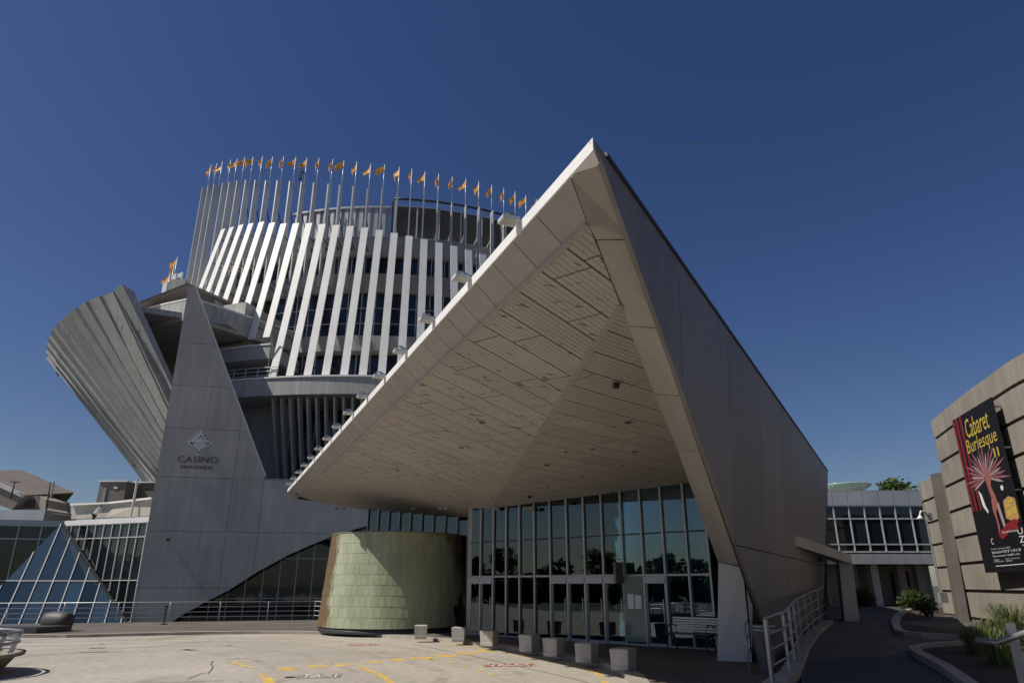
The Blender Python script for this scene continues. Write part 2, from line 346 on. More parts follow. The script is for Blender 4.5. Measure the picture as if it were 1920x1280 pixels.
def road_word(name, txt, u0, u1, v, h, mback, mfront):
    p0 = atz(u0, v, .004); p1 = atz(u1, v - 1.5, .004); ax = (p1 - p0).normalized(); up = V((-ax.y, ax.x, 0)); w = (p1 - p0).length
    bb = MB(); bb.quad(p0 - ax * .1 - up * .1, p1 + ax * .1 - up * .1, p1 + ax * .1 + up * (h + .1), p0 - ax * .1 + up * (h + .1)); o = bb.build(name, mback, drive)
    text('painted_lettering', txt, mfront, o, p0, ax, up, w, h, .004)
road_word('taxi_marking', 'TAXI', 563, 630, 1270, .55, m_gpaint, m_wpaint)
road_word('valet_marking', 'VALET', 915, 1000, 1248.5, .42, m_rpaint, m_wpaint)
road_word('valet_marking', 'VALET', 660, 706, 1209.5, .45, m_rpaint, m_wpaint)
road_word('taxi_marking', 'TAXI', 432, 474, 1233.5, .5, m_road, m_wpaint)
# slab joints and cracks on the drive
for px in ([(34, 1232), (200, 1217), (340, 1206), (400, 1200)], [(775, 1207), (900, 1232), (1060, 1268), (1110, 1281)], [(390, 1262), (399, 1250), (396, 1244), (400, 1238)], [(352, 1272), (378, 1262), (392, 1260)], [(230, 1281), (420, 1275)]): pline(px, .025, m_joint, 'slab_crack')

m_tyre = M('tyre_mark', (.325, .292, .248), .9, .2, 1, .2, stain=(1.2, .47, (.375, .34, .29), (1, 1, 1)))
for d_, w_ in ((-2.1, .22), (-3.7, .22), (-5.4, .2), (-6.9, .2)):
    P_ = offset(EDGE, d_)[8:-9]; a = offset(P_, w_ / 2); c_ = offset(P_, -w_ / 2); b = MB()
    for i in range(len(P_) - 1): b.quad(*[V((q.x, q.y, .003)) for q in (a[i], a[i + 1], c_[i + 1], c_[i])])
    b.build('tyre_mark', m_tyre, drive)
# ------------------------------------------------------------------ entrance canopy
ZR = 6.14; KS = (ZR - EYE) / 6.2
A = atz(1115, 263, ZR); T = atz(540, 918, ZR); H = atz(1552, 883, ZR)
e = (T - A).normalized(); pp = V((e.y, -e.x, 0)); LE = (T - A).length
ah = (H - A).normalized(); wperp = V((-ah.y, ah.x, 0))
F = atz(1476, 1232, AZ); nw = ah.cross(F - A).normalized(); G = onpl(1543, 1140, A, nw)
can = thing('entrance_canopy', 'huge beige wedge-shaped entrance canopy with white top edge, folded slatted soffit and grey side wall', 'canopy', (6.0, 19.5, AZ))
# roof
b = MB(); b.prism([A + V((.25, .7, .0)), T + pp * .3 + V((0, -.5, .0)), V((-6.8, 36, ZR)), V((-2, 44, ZR)), V((11, 44, ZR)), H + V((-.3, 0, .0))], (0, 0, -.12)); b.build('roof', m_roof, can)
# white edge trim pieces
NT = 16
for i in range(NT):
    p = A + e * (LE * i / NT + .006); q = A + e * (LE * (i + 1) / NT - .006); b = MB()
    b.prism([p - pp * .02, q - pp * .02, q + pp * .28, p + pp * .28 if i else A + ah * .3 + wperp * .06], (0, 0, -.15)); b.v = [(x, y, z + .03) for x, y, z in b.v]; b.build('edge_trim', m_trim, can)
# fascia panels (45 degree)
fo = A + V((0, 0, -.13)); fd = (pp * .5 + V((0, 0, -.47))) * KS
NP = int(LE / .7)
sO = (atz(1072, 334, fo.z) - fo).dot(e); nfa = e.cross(fd).normalized(); sI = (onpl(1102, 419, fo, nfa) - fo).dot(e)
for i in range(NP):
    s0 = LE * i / NP; s1 = LE * (i + 1) / NP
    if s1 < max(sO, sI): continue
    p = fo + e * (s0 + .009); p2 = p.copy()
    if s0 < max(sO, sI): p = fo + e * (sO + .01); p2 = fo + e * (sI + .01)
    q = fo + e * (s1 - .009); b = MB(); nrm = e.cross(fd).normalized()
    if nrm.z > 0: nrm = -nrm
    b.prism([p, q, q + fd, p2 + fd], -nrm * .03); b.build('fascia_panel', m_tan, can)
b = MB(); b.prism([fo + e * (sO + .2) + V((0, 0, .03)) + pp * .05, fo + e * LE + V((0, 0, .03)) + pp * .05, fo + e * LE + fd + pp * .05 + V((0, 0, .04)), fo + e * (sI + .2) + fd + pp * .05 + V((0, 0, .04))], V((0, 0, .03))); b.build('fascia_backing', m_joint, can)
# soffit planes
fi = fo + fd
GL = atz(878, 1189, AZ); GR = atz(1340, 1218, AZ); gd = (GR - GL).normalized(); gn = V((gd.y, -gd.x, 0))
if gn.y > 0: gn = -gn
G0 = onpl(920, 953, GL, gn); n1 = e.cross(G0 - fi).normalized()
if n1.z > 0: n1 = -n1
f0 = onpl(1163, 572, fi, n1); f1 = onpl(920, 953, fi, n1)
gR = onpl(1290, 905, GL, gn); n2 = (f1 - f0).cross(gR - f0).normalized()
if n2.z > 0: n2 = -n2
rear = [onpl(u, v, fi, n1) for u, v in ((800, 953), (690, 950), (590, 938))]
tipS = fi + e * (LE - .2)
fdn = (f1 - f0).normalized()
S1 = [onpl(1102, 419, fi, n1), f0, f1 + fdn * 2.6] + [rear[0] + fdn * 1.7, rear[1] + fdn * 1.0, rear[2] + fdn * .3] + [onpl(552, 926, fi, n1), tipS]
sd1 = V((1.203, 1.225, -.46)); sd1 = (sd1 - n1 * sd1.dot(n1)).normalized(); P1 = Plane2(fi, n1.cross(sd1), sd1)
if P1.n.z > 0: P1.n = -P1.n            # n points down to the viewer
def planks(P, poly, width, name, mat, parent, strips=6, cutlen=(1.6, 3.2), phase=0):
    poly2 = [P.to2(p) for p in poly]; a0 = min(q[0] for q in poly2); a1 = max(q[0] for q in poly2); b0 = min(q[1] for q in poly2); b1 = max(q[1] for q in poly2)
    back = MB(); back.quad(*[P.to3(q, -.03) for q in poly2]); back.build('soffit_backing', m_joint, parent)
    k = math.floor(a0 / width)
    while k * width < a1:
        x0, x1 = k * width, (k + 1) * width; y = b0 + random.uniform(-2, 0)
        while y < b1:
            y2 = y + random.uniform(*cutlen); b = MB()
            for s in range(strips):
                w = (x1 - x0 - .036) / strips; c0 = x0 + .018 + s * w; gp = .0045
                q = cell(poly2, c0 + (gp if s else 0), c0 + w - (gp if s < strips - 1 else 0), y + .014, y2 - .014)
                if q: b.prism([P.to3(z, 0) for z in q], P.n * -.02)
            q = cell(poly2, x0 + .015, x1 - .015, y + .015, y2 - .015)
            if q: b.quad(*[P.to3(z, -.012) for z in q])
            if b.f: b.build(name, mat, parent)
            y = y2
        k += 1
planks(P1, S1, LE / NP * abs(P1.a.dot(e)), 'soffit_plank', m_soffit, can)
S2 = [f0, onpl(1209, 640, f0, n2), onpl(1330, 905, f0, n2), onpl(1420, 900, f0, n2), gR + V((.9, .4, 0)), gR * .5 + f1 * .5 + V((.25, .3, 0)), f1 + (f1 - f0).normalized() * .3]
S2 = [p - n2 * (p - f0).dot(n2) for p in S2]
d2 = (gR - f1); d2 = (d2 - n2 * d2.dot(n2)).normalized()
P2 = Plane2(f0, (f1 - f0), d2)
# seams on the second soffit run from the fold towards the right wall
sd2 = (onpl(1195, 662, f0, n2) - onpl(1128, 638, f0, n2)).normalized(); P2 = Plane2(f0, n2.cross(sd2), sd2)
if P2.n.z > 0: P2.n = -P2.n
planks(P2, S2, .72, 'soffit_plank', m_soffit2, can, cutlen=(1.3, 2.8))
b = MB(); b.bar(f0 + n1 * .0, f1 + n1 * .0, .09, .025); b.build('fold_beam', m_tan, can)
b = MB(); b.bar(S1[0] + n1 * .012, tipS + n1 * .012, .07, .04); b.build('soffit_edge_bead', m_tan, can)
# leg facet with panels
INN = [(1072, 334, None), (1118, 450, 7.2), (1178, 611, 9.4), (1227, 739, 11.9), (1270, 842, 13.8), (1300, 925, 15.6), (1347, 1055, 19.0)]
CRS = [(1116, 276), (1179, 449), (1242, 616), (1287, 743), (1325, 850), (1356, 933), (1402, 1058)]
inn = [atz(u, v, ZR - .14) if y is None else aty(u, v, y) for u, v, y in INN]; inn[1] = onpl(1118, 450, fi, n1); 
def on_crease(v):
    lo, hi = 0.0, 1.0
    for _ in range(30):
        m = (lo + hi) / 2; q = A.lerp(F, m) - O0; vv = 640 - FPX * (q.z * CP - q.y * SP) / (q.y * CP + q.z * SP)
        lo, hi = (m, hi) if vv < v else (lo, m)
    return A.lerp(F, lo)
crs = [on_crease(v) for u, v in CRS]
bkw = V((.02, .06, .035)); corner = onpl(1102, 419, fi, n1)
for i in range(6):
    a0_, a1_, c0_, c1_ = inn[i], inn[i + 1], crs[i], crs[i + 1]; d_ = (c1_ - c0_).normalized() * .008; b = MB()
    if i == 0: q = [a0_, c0_, c1_ - d_, a1_ - d_, corner]; fs_ = [(0, 1, 2), (0, 2, 4), (4, 2, 3)]
    else: q = [a0_ + d_, c0_ + d_, c1_ - d_, a1_ - d_]; fs_ = [(0, 1, 2), (0, 2, 3)]
    m = len(q); b.add(q + [x + bkw for x in q], fs_ + [tuple(k + m for k in reversed(f)) for f in fs_] + [(k, k + m, (k + 1) % m + m, (k + 1) % m) for k in range(m)]); b.build('leg_panel', m_tan, can)
b = MB(); sh = V((.04, .12, .07))
for i in range(1, 6): b.add([inn[i] + sh, crs[i] + sh, crs[i + 1] + sh, inn[i + 1] + sh], [(0, 1, 2), (0, 2, 3)])
b.build('leg_core', m_joint, can)
pf = [atz(1345, 1238, AZ), atz(1410, 1240, AZ)]
b = MB(); q = [inn[6], crs[6], F, pf[1] + V((.1, .3, 0)), aty(1392, 1063, 18.9)]; b.add(q, [(0, 1, 4), (1, 2, 3), (1, 3, 4)]); b.build('leg_foot', m_tan, can)
b = MB(); tops = [onpl(1118, 450, fi, n1), onpl(1178, 611, f0, n2), onpl(1227, 739, f0, n2), onpl(1270, 842, f0, n2), onpl(1300, 920, f0, n2)]
for i in range(4): b.quad(inn[i + 1] + sh, inn[i + 2] + sh, tops[i + 1] + sh * 2, tops[i] + sh * 2)
b.build('leg_return', m_tan, can)
# side wall (leaning outwards) with panels
wp = [A, F + V((0, 0, -.7)), G + V((0, 0, -.9)), H]
wp = [p - nw * (p - A).dot(nw) for p in wp]
PW = Plane2(A, ah, V((0, 0, 1)))
PW.b = (V((0, 0, 1)) - nw * nw.z).normalized()
if PW.n.dot(V((1, -.3, 0))) < 0: PW.n = -PW.n
wp2 = [PW.to2(p) for p in wp]; LW = (H - A).length
# seams follow the slanting joints of the cladding
nsl = 8
for i in range(nsl + 2):
    for (y0, y1) in ((-20, -3.7), (-3.7, 1)):
        x0 = LW * (i - 1) / nsl; x1 = LW * i / nsl; sl = .32
        quad = [(x0 + .006 - sl * -20 * 0, 0)]
        sub = [(q[0] - sl * q[1] * -1, q[1]) for q in wp2]       # shear so the joints become vertical
        q = cell(sub, x0 + .012, x1 - .012, y0 + .01, y1 - .01)
        if q:
            q = [(z[0] + sl * z[1] * -1, z[1]) for z in q]
            b = MB(); b.prism([PW.to3(z) for z in q], PW.n * -.06); b.build('side_panel', m_wallp, can)
b = MB(); b.prism([p - PW.n * .045 for p in [A + ah * .5 + (F - A) * .04] + wp[1:]], PW.n * -.1); b.build('side_wall_core', m_joint, can)
b = MB(); b.bar(A + ah * .3 + V((0, 0, .01)), H + V((0, 0, .01)), .05, .05); b.build('side_coping', m_dark, can)
b = MB(); b.prism([H, G + V((0, 0, -.9)), G + V((-4, 3, -.9)), H + V((-4, 3, 0))], V((0, .1, 0))); b.build('end_wall', m_wallp, can)
# support pier
Qp = aty(1392, 1063, pf[1].y + .1)
pt = aty(1347, 1054, pf[0].y + .1)
b = MB(); bk = V((.3, .9, 0))
b.add([pf[0], pf[1], Qp, pt, pf[0] + bk, pf[1] + bk, Qp + bk, pt + bk], [(0, 1, 2, 3), (7, 6, 5, 4), (0, 4, 5, 1), (1, 5, 6, 2), (2, 6, 7, 3), (3, 7, 4, 0)]); b.build('support_pier', m_pier, can)
# downlights, domes
def onsof(u, v):
    p1 = onpl(u, v, fi, n1); p2 = onpl(u, v, f0, n2); return (p1, P1.n) if p1.z < p2.z + 50 and (p1 - f0).dot((f1 - f0).cross(n1)) * (onpl(700, 800, fi, n1) - f0).dot((f1 - f0).cross(n1)) > 0 else (p2, P2.n)
for u, v, r in ((1155, 716, .13), (1177, 790, .14), (1189, 845, .12), (1025, 870, .12), (993, 928, .13), (865, 838, .1), (903, 790, .14), (1060, 846, .08), (1110, 840, .08), (1165, 872, .08), (1092, 893, .08), (1220, 901, .08), (1028, 912, .08), (1148, 920, .07), (745, 880, .1), (668, 928, .1)):
    p, n = onsof(u, v); x = n.orthogonal().normalized(); y = n.cross(x); b = MB()
    r *= .75; ring = [p + n * .004 + (x * math.cos(k * math.pi / 8) + y * math.sin(k * math.pi / 8)) * r for k in range(16)]; b.prism(ring, n * .02); o = b.build('downlight', m_frame if r < .12 else m_tan, can)
    b = MB(); b.prism([p + n * .026 + (q - p) * .62 for q in ring], n * (.08 if abs(r - .0975) < .001 else .006)); b.build('lens', m_dark, o)
# lamps under the rear edge
for u in (632, 645, 776, 826, 836, 930, 985, 995):
    p = onpl(u, 952, fi, n1); b = MB(); b.box(p + V((0, -.1, -.02)), (.16, .16, .1)); b.build('soffit_lamp', m_tan, can)

# ------------------------------------------------------------------ floodlights along the white edge
fl = thing('floodlight', 'x', 'floodlight', (0, 0, 0), 'floodlights along the canopy edge')
b = MB(); b.box((0, 0, 0), (.42, .34, .1)); b.build('housing', m_fwhite, fl, local=True)
b = MB()
for i in range(6): b.box((-.175 + .07 * i, 0, -.062), (.012, .3, .024))
for i in range(5): b.box((0, -.13 + .065 * i, -.06), (.38, .012, .02))
b.build('louvre', m_trim, fl, local=True)
b = MB(); b.box((0, 0, -.0515), (.38, .3, .003)); b.build('lens', m_brownp, fl, local=True)
b = MB(); b.bar((-.1, 0, .05), (-.1, 0, .2), .04, .03); b.bar((.1, 0, .05), (.1, 0, .2), .04, .03); b.bar((-.1, 0, .19), (.1, 0, .19), .04, .03); b.bar((0, 0, .18), (.42, 0, .05), .06, .05); b.build('bracket', m_steel, fl, local=True)
rz = math.atan2(pp.y, pp.x)
ordn = ['first', 'second', 'third', 'fourth', 'fifth', 'sixth', 'seventh', 'eighth', 'ninth', 'tenth', 'eleventh', 'twelfth', 'thirteenth', 'fourteenth', 'fifteenth', 'sixteenth', 'seventeenth', 'eighteenth', 'nineteenth', 'twentieth']
ordn += ['twenty-' + w for w in ordn[:9]] + ['thirtieth', 'thirty-first', 'thirty-second', 'thirty-third']
for i in range(15):
    o = fl if i == 0 else copy_tree(fl); s = LE * (.192 + .187 * i) / 3.002
    o.location = A + e * s - pp * .16 + V((0, 0, .03)); o.rotation_euler = (0, 0, rz); o.scale = (.55, .55, .55)
    o['label'] = 'box floodlight on the white canopy edge, %s down from the peak' % ordn[i]

# ------------------------------------------------------------------ entrance hall: glass front, doors, lobby
hall = thing('entrance_hall', 'tall glazed entrance hall front with grey mullions and sliding doors under the canopy', 'glass facade', (2.0, 25.2, AZ))
mu = [(878, 1189), (900.5, 1190.5), (925, 1192), (950, 1194), (976, 1195.5), (1005, 1197.5), (1036, 1199.5), (1069, 1202), (1103, 1204), (1139, 1206.5), (1178, 1209), (1217, 1211), (1259, 1214), (1305, 1216.5), (1347, 1219)]
ss = [(onpl(u, v, GL, gn) - GL).dot(gd) for u, v in mu]
def topz(p):     # soffit height above a facade point
    za = fi.z - ((p.x - fi.x) * n1.x + (p.y - fi.y) * n1.y) / n1.z; zb = f0.z - ((p.x - f0.x) * n2.x + (p.y - f0.y) * n2.y) / n2.z
    side = (p - f0).dot((f1 - f0).cross(n1)) * (onpl(700, 800, fi, n1) - f0).dot((f1 - f0).cross(n1))
    return (za if side > 0 else zb) + .02
zh, zm = 2.08, 3.3
def facade(P, d, n, S, doors=()):
    for i in range(len(S)):
        p = P + d * S[i]; b = MB(); b.bar(V((p.x, p.y, AZ)), V((p.x, p.y, topz(p))), .065, .14, d); b.build('mullion', m_frame, hall)
    for i in range(len(S) - 1):
        p = P + d * (S[i] + .033); q = P + d * (S[i + 1] - .033); tz = min(topz(p), topz(q))
        for z0, z1 in ((AZ + .05, zh - .03), (zh + .03, zm - .02), (zm + .02, tz)):
            if z1 <= z0: continue
            if i in doors and z0 < 1: z1 = zh - .25
            b = MB(); b.prism([V((p.x, p.y, z0)), V((q.x, q.y, z0)), V((q.x, q.y, z1)), V((p.x, p.y, z1))], -n * .014); b.build('pane', m_glass, hall)
        for z, h, m in ((zh, .06, m_frame), (zm, .04, m_dark), (AZ + .025, .05, m_frame)):
            if z < 1 and i in doors: continue
            b = MB(); b.bar(V((p.x, p.y, z)), V((q.x, q.y, z)), .1, h); b.build('transom', m, hall)
        if i in doors:
            b = MB(); b.prism([V((p.x, p.y, zh - .24)), V((q.x, q.y, zh - .24)), V((q.x, q.y, zh - .035)), V((p.x, p.y, zh - .035))], n * .09); b.build('door_header', m_frame, hall)
            mid = (p + q) / 2; b = MB(); 
            for x in (p + d * .02, q - d * .02): b.bar(V((x.x, x.y, AZ)), V((x.x, x.y, zh - .25)), .04, .06, d)
            b.bar(V((p.x, p.y, AZ + .04)), V((q.x, q.y, AZ + .04)), .06, .08); b.build('door_frame', m_frame, hall)
            b = MB(); h_ = q - d * .09 + n * .05; b.bar(V((h_.x, h_.y, .75)), V((h_.x, h_.y, 1.4)), .025, .025, d); b.build('door_handle', m_steel, hall)
facade(GL, gd, gn, ss, doors=(0, 1, 6, 7, 8, 9, 11))
# side facade above and beside the drum
q0 = V((GL.x * 1.09, GL.y * 1.09, AZ)); q1 = rear[1] + fdn * .8; q1.z = AZ; sdn = (q1 - q0); sl_ = sdn.length; sdn.normalize(); sn = V((sdn.y, -sdn.x, 0))
if sn.x > 0: sn = -sn
rt = (q0 - V((GL.x, GL.y, AZ))); facade(V((GL.x, GL.y, AZ)), rt.normalized(), V((-1, 0, 0)), [.12, rt.length / 2, rt.length])
facade(q0, sdn, sn, [.12] + [sl_ * i / 9 for i in range(1, 10)])
b = MB(); b.box(V((GL.x, GL.y, 2.5)), (.16, .16, 4.8)); b.build('corner_post', m_frame, hall)
# open door leaf with notices
dp = GL + gd * ss[11]; dq = GL + gd * ss[10] + gn * .12
dn = V(((dq - dp).y, -(dq - dp).x, 0)).normalized()
if dn.y > 0: dn = -dn
b = MB(); b.prism([V((p.x, p.y, z)) for p, z in ((dp, .2), (dq, .2), (dq, 2.05), (dp, 2.05))], dn * -.02); leaf = b.build('door_leaf', m_green, hall); leaf['label'] = 'pale green glass door leaf with two notices'
leaf.data.materials[0] = M('frosted_door', (.20, .27, .245), .12, .15, .8)
ax_ = (dp - dq).normalized()
for s_, w_, h_ in ((.13, .2, .42), (.37, .2, .38)):
    o_ = dq + ax_ * s_ + dn * .006; b = MB(); b.prism([V((o_.x, o_.y, 1.12)), V((o_.x, o_.y, 1.12)) + ax_ * w_, V((o_.x, o_.y, 1.12 + h_)) + ax_ * w_, V((o_.x, o_.y, 1.12 + h_))], dn * .004)
    nt = b.build('notice', m_trim, leaf)
# ZONE lettering on the panes
for k in (12, 13):
    s_ = ss[k] + (ss[k + 1] - ss[k]) * .28 if k + 1 < len(ss) else ss[k]; o_ = GL + gd * s_ + gn * .01
    pane_txt = text('pane_lettering', 'ZONE', m_wpaint, hall, V((o_.x, o_.y, 1.16)), gd, (0, 0, 1), .26, .12, .004)
    b = MB(); b.prism([V((o_.x, o_.y, 1.10)), V((o_.x, o_.y, 1.10)) + gd * .26, V((o_.x, o_.y, 1.13)) + gd * .26, V((o_.x, o_.y, 1.13))], gn * .003); b.build('pane_stripe', m_wpaint, hall)
# lobby interior
b = MB(); b.quad(*[V((x, y, AZ + .006)) for x, y in ((GL.x - .1, GL.y + .1), (GR.x, GR.y + .1), (12, 34), (-2, 42), (-6.9, 34))]); b.build('lobby_floor', m_lobbyf, hall)
b = MB(); b.prism([V((GR.x + .2, GR.y + .3, AZ)), V((10.5, 29, AZ)), V((-1, 40, AZ)), V((-6.9, 33.4, AZ))], (0, 0, 5.9)); b.f = [b.f[2], b.f[3], b.f[4]]; b.build('lobby_wall', m_lobby, hall)
for x, y in ((1.2, 29.5), (4.2, 27), (6.8, 25.2), (-1.2, 33)):
    b = MB(); b.tube([(x, y, AZ), (x, y, 5.4)], .16, 12); b.build('lobby_column', m_fwhite, hall, True)
for x, y, w, h in ((3.4, 27.8, 2.2, 1.1), (6.5, 24.4, 1.6, 1.0), (0, 31, 2.5, 1.2)):
    b = MB(); b.box((x, y, AZ + h / 2 + .007), (w, .6, h), (.75, -.66, 0), (.66, .75, 0)); b.build('lobby_counter', m_brownp, hall)

# ------------------------------------------------------------------ copper drum
DC = V((-4.78, 29.85, AZ)); drum = thing('copper_drum', 'low round drum clad in green and brown copper shingles beside the glass doors', 'drum', DC)
RB, RT, ZT = 3.0, 2.72, 3.72
b = MB(); b.lathe((DC.x, DC.y, 0), [(RB - .06, AZ + .02), (RB - .06, .3), (RT - .06, ZT - .01), (0, ZT - .01)], 64); b.build('core', m_joint, drum, True)
b = MB(); b.lathe((DC.x, DC.y, 0), [(RB - .03, AZ), (RB - .03, .3), (RB - .08, .3)], 64); b.build('plinth', m_dark, drum, True)
NR, NC = 9, 33; aC = math.degrees(math.atan2(-DC.x, -DC.y)) ; base_t = math.atan2(-DC.y, -DC.x)
rest = MB()
def rr(z): return RB + (RT - RB) * (z - .3) / (ZT - .3)
for r_ in range(NR):
    z0 = .3 + (ZT - .3) * r_ / NR; z1 = .3 + (ZT - .3) * (r_ + 1) / NR
    for k in range(-8, NC + 8):
        k2 = k + (r_ % 2) * .5; t0 = base_t + R(-82 + 164 * k2 / NC) + .001; t1 = base_t + R(-82 + 164 * (k2 + 1) / NC) - .001
        j = random.uniform(-.002, .002); lo = rr(z0) + .006 + j; hi = rr(z1) - .002 + j; P4 = []
        for t, r0, z in ((t0, lo, z0 - .015), (t1, lo + random.uniform(-.002, .002), z0 - .015), (t1, hi, z1), (t0, hi, z1)): P4.append(V((DC.x + r0 * math.cos(t), DC.y + r0 * math.sin(t), z)))
        cx = V((math.cos((t0 + t1) / 2), math.sin((t0 + t1) / 2), 0))
        if k < 0 or k >= NC: rest.prism(P4, cx * -.02); continue
        b = MB(); b.prism(P4, cx * -.02); o = b.build('shingle', m_copper, drum)
        lat = math.sin(R(-82 + 164 * (k2 + .5) / NC)); h_ = r_ / (NR - 1)
        w = max(0, min(.75, (-.84 - lat) * 5 + .45)) if lat < 0 else max(0, min(.72, (lat - .92 + .26 * h_) * 2.4 + .25)) if r_ > 2 else 0
        if r_ == NR - 1: w = max(w, min(.5, .25 + lat * .3))
        o['wear'] = float(w); o['bare'] = 1.0 if (lat > .84 - .06 * (2 - r_) and r_ < 3 and random.random() < .9) else 0.0
ro = rest.build('rear_shingles', m_copper, drum); ro['kind'] = 'stuff'; ro['wear'] = .6; ro['bare'] = 0.0
b = MB(); b.lathe((DC.x, DC.y, 0), [(RT - .02, ZT - .01), (RT + .015, ZT - .01), (RT + .015, ZT + .03), (RT - .06, ZT + .03)], 64); b.build('rim_flashing', m_brownp, drum, True)

# ------------------------------------------------------------------ tower
D = 92.0; TC = V((D * math.sin(R(-9)), D * math.cos(R(-9)), 0)); TC2 = (TC.x, TC.y)
tower = thing('casino_tower', 'tall round tower wrapped in white slanting fins and grey upright blades with dark window bands', 'building', (TC.x, TC.y, -.7))
def pol(th, r, z): t = R(th); return V((TC.x + r * math.sin(t), TC.y - r * math.cos(t), z))
def ring(name, mat, r0, r1, z0, z1, t0, t1, n=40, par=None, **k):
    b = MB(); b.arc(TC2, r0, r1, z0, z1, t0, t1, n, **k); return b.build(name, mat, par or tower)
ring('tower_core', m_black, 8, 28.4, 4, 34.9, -95, 70, 60)
ring('spandrel', m_conc, 28.3, 29.4, 32.8, 34.8, -90, 60, 60); ring('spandrel', m_conc, 28.3, 29.4, 28.9, 30.85, -90, 60, 60)
ring('spandrel', m_conc, 28.3, 29.4, 22.5, 24.1, -60, 60, 60)
ring('coping', m_parapet, 28.2, 29.5, 34.8, 34.95, -90, 60, 60)
step = 2.635
def windows(z0, z1, rows, t0, t1, r=28.9):
    n = int((t1 - t0) / step); fr = MB()
    for i in range(n):
        a = t0 + i * step
        for k in range(rows):
            za = z0 + (z1 - z0) * k / rows + .03; zb = z0 + (z1 - z0) * (k + 1) / rows - .03
            b = MB(); b.prism([pol(a + .08, r, za), pol(a + step - .08, r, za), pol(a + step - .08, r, zb), pol(a + .08, r, zb)], (pol(a, 1, 0) - pol(a, 0, 0)) * -.05); b.build('window_pane', m_win, tower)
        fr.bar(pol(a, r + .04, z0), pol(a, r + .04, z1), .09, .12, pol(a + 90, 1, 0) - pol(a + 90, 0, 0))
        for k in range(1, rows):
            z = z0 + (z1 - z0) * k / rows; fr.bar(pol(a, r + .03, z), pol(a + step, r + .03, z), .08, .06)
    fr.build('window_frame', m_fwhite, tower)
windows(30.85, 32.8, 1, -74.5, 32); windows(24.1, 28.9, 3, -58.7, 32); windows(18.6, 22.5, 1, -22, 32)
# roof screens
b = MB(); 
for i in range(27):
    a = -19 + i * .82; b.arc(TC2, 27.3, 27.5 + (.22 if i % 2 else 0), 34.9, 39.2, a, a + .82, 1)
b.build('corrugated_parapet', m_parapet, tower)
ring('parapet_coping', m_parapet, 27.2, 27.85, 39.2, 39.4, -19.2, 3.2, 16)
b = MB()
for k in range(44): z = 35 + k * .105; b.arc(TC2, 27.3, 27.62, z + .012, z + .085, 4.3, 62, 24, r0b=27.3, r1b=27.7)
o = b.build('louvre_screen', m_screen, tower)
for k in range(13): a = 4.3 + k * 4.8; b = MB(); b.bar(pol(a, 27.9, 34.9), pol(a, 27.9, 40.2), .14, .14); b.build('screen_post', m_parapet, tower)
b = MB(); b.tube([pol(a, 27.95, 40.25) for a in range(4, 64, 2)], .13, 8); b.build('screen_rail', m_dark, tower, True)
ring('screen_end', m_dark, 25.5, 27.9, 34.9, 40.0, 3.6, 4.2, 1)
# white slanting fins
tops = [37.38, 37.19, 37.08, 36.88, 36.73, 36.32, 35.95, 35.77, 35.6, 35.34, 35.11, 34.92, 34.7, 34.44, 34.12, 33.87, 33.6, 33.36, 33.18, 32.93, 32.7, 32.5, 32.3, 32.1]
bz = [29.0, 28.45, 27.8, 27.1, 26.6, 23.2, 22.75, 22.8] + [18.5] * 16
def finr(z): return 34.75 + (31.5 - 34.75) * (z - 18.5) / (35.2 - 18.5)
for i in range(24):
    th = -31.64 + 2.633 * i; zb, zt = bz[i], tops[i]; p = pol(th, finr(zb), zb); q = pol(th, finr(zt), zt); tg = pol(th + 90, 1, 0) - pol(th + 90, 0, 0)
    b = MB(); b.bar(p, q, .68, .1, tg); o = b.build('white_fin', m_white, tower)
    for z in (zb + 1.5, (zb + zt) / 2, zt - 1.2): br = MB(); br.bar(pol(th, finr(z) - .05, z), pol(th, 29.3, z - .3), .06, .06); br.build('fin_bracket', m_dark, o)
# upright blades
bth = [-45.21, -41.98, -39.26, -35.68, -33.23, -30.66, -27.99, -25.23, -22.4, -19.52, -16.57, -13.97, -11.29, -8.29, -5.97, -3.32, -.52, 2.21, 5.12, 7.59, 10.18, 12.88, 15.63, 18.39, 21.09, 23.89, 26.57, 29.2, 31.8, 34.5]
btz = [45.6, 45.03, 44.64, 44.05, 43.73, 43.39, 43.01, 42.59, 42.15, 41.78, 41.38, 41.03, 40.77, 40.44, 40.21, 39.98, 39.68, 39.58, 39.35, 39.22, 39.02, 38.93, 38.85, 38.82, 38.84, 38.76, 38.73, 38.7, 38.7, 38.7]
for i, th in enumerate(bth):
    rd = pol(th, 1, 0) - pol(th, 0, 0); b = MB(); zb = 29 if i > 7 else 25.5
    b.bar(pol(th, 30.4, zb), pol(th, 30.4, btz[i]), .72, .13, rd); o = b.build('upright_blade', m_blade, tower)
    if i > 4:
        b = MB(); b.bar(pol(th, 30.0, btz[i] - 3.2), pol(th, 28.2, 35), .07, .07); b.bar(pol(th, 29.95, 33.6), pol(th, 29.3, 33.5), .1, .1); b.build('blade_strut', m_fwhite if i > 17 else m_dark, o)
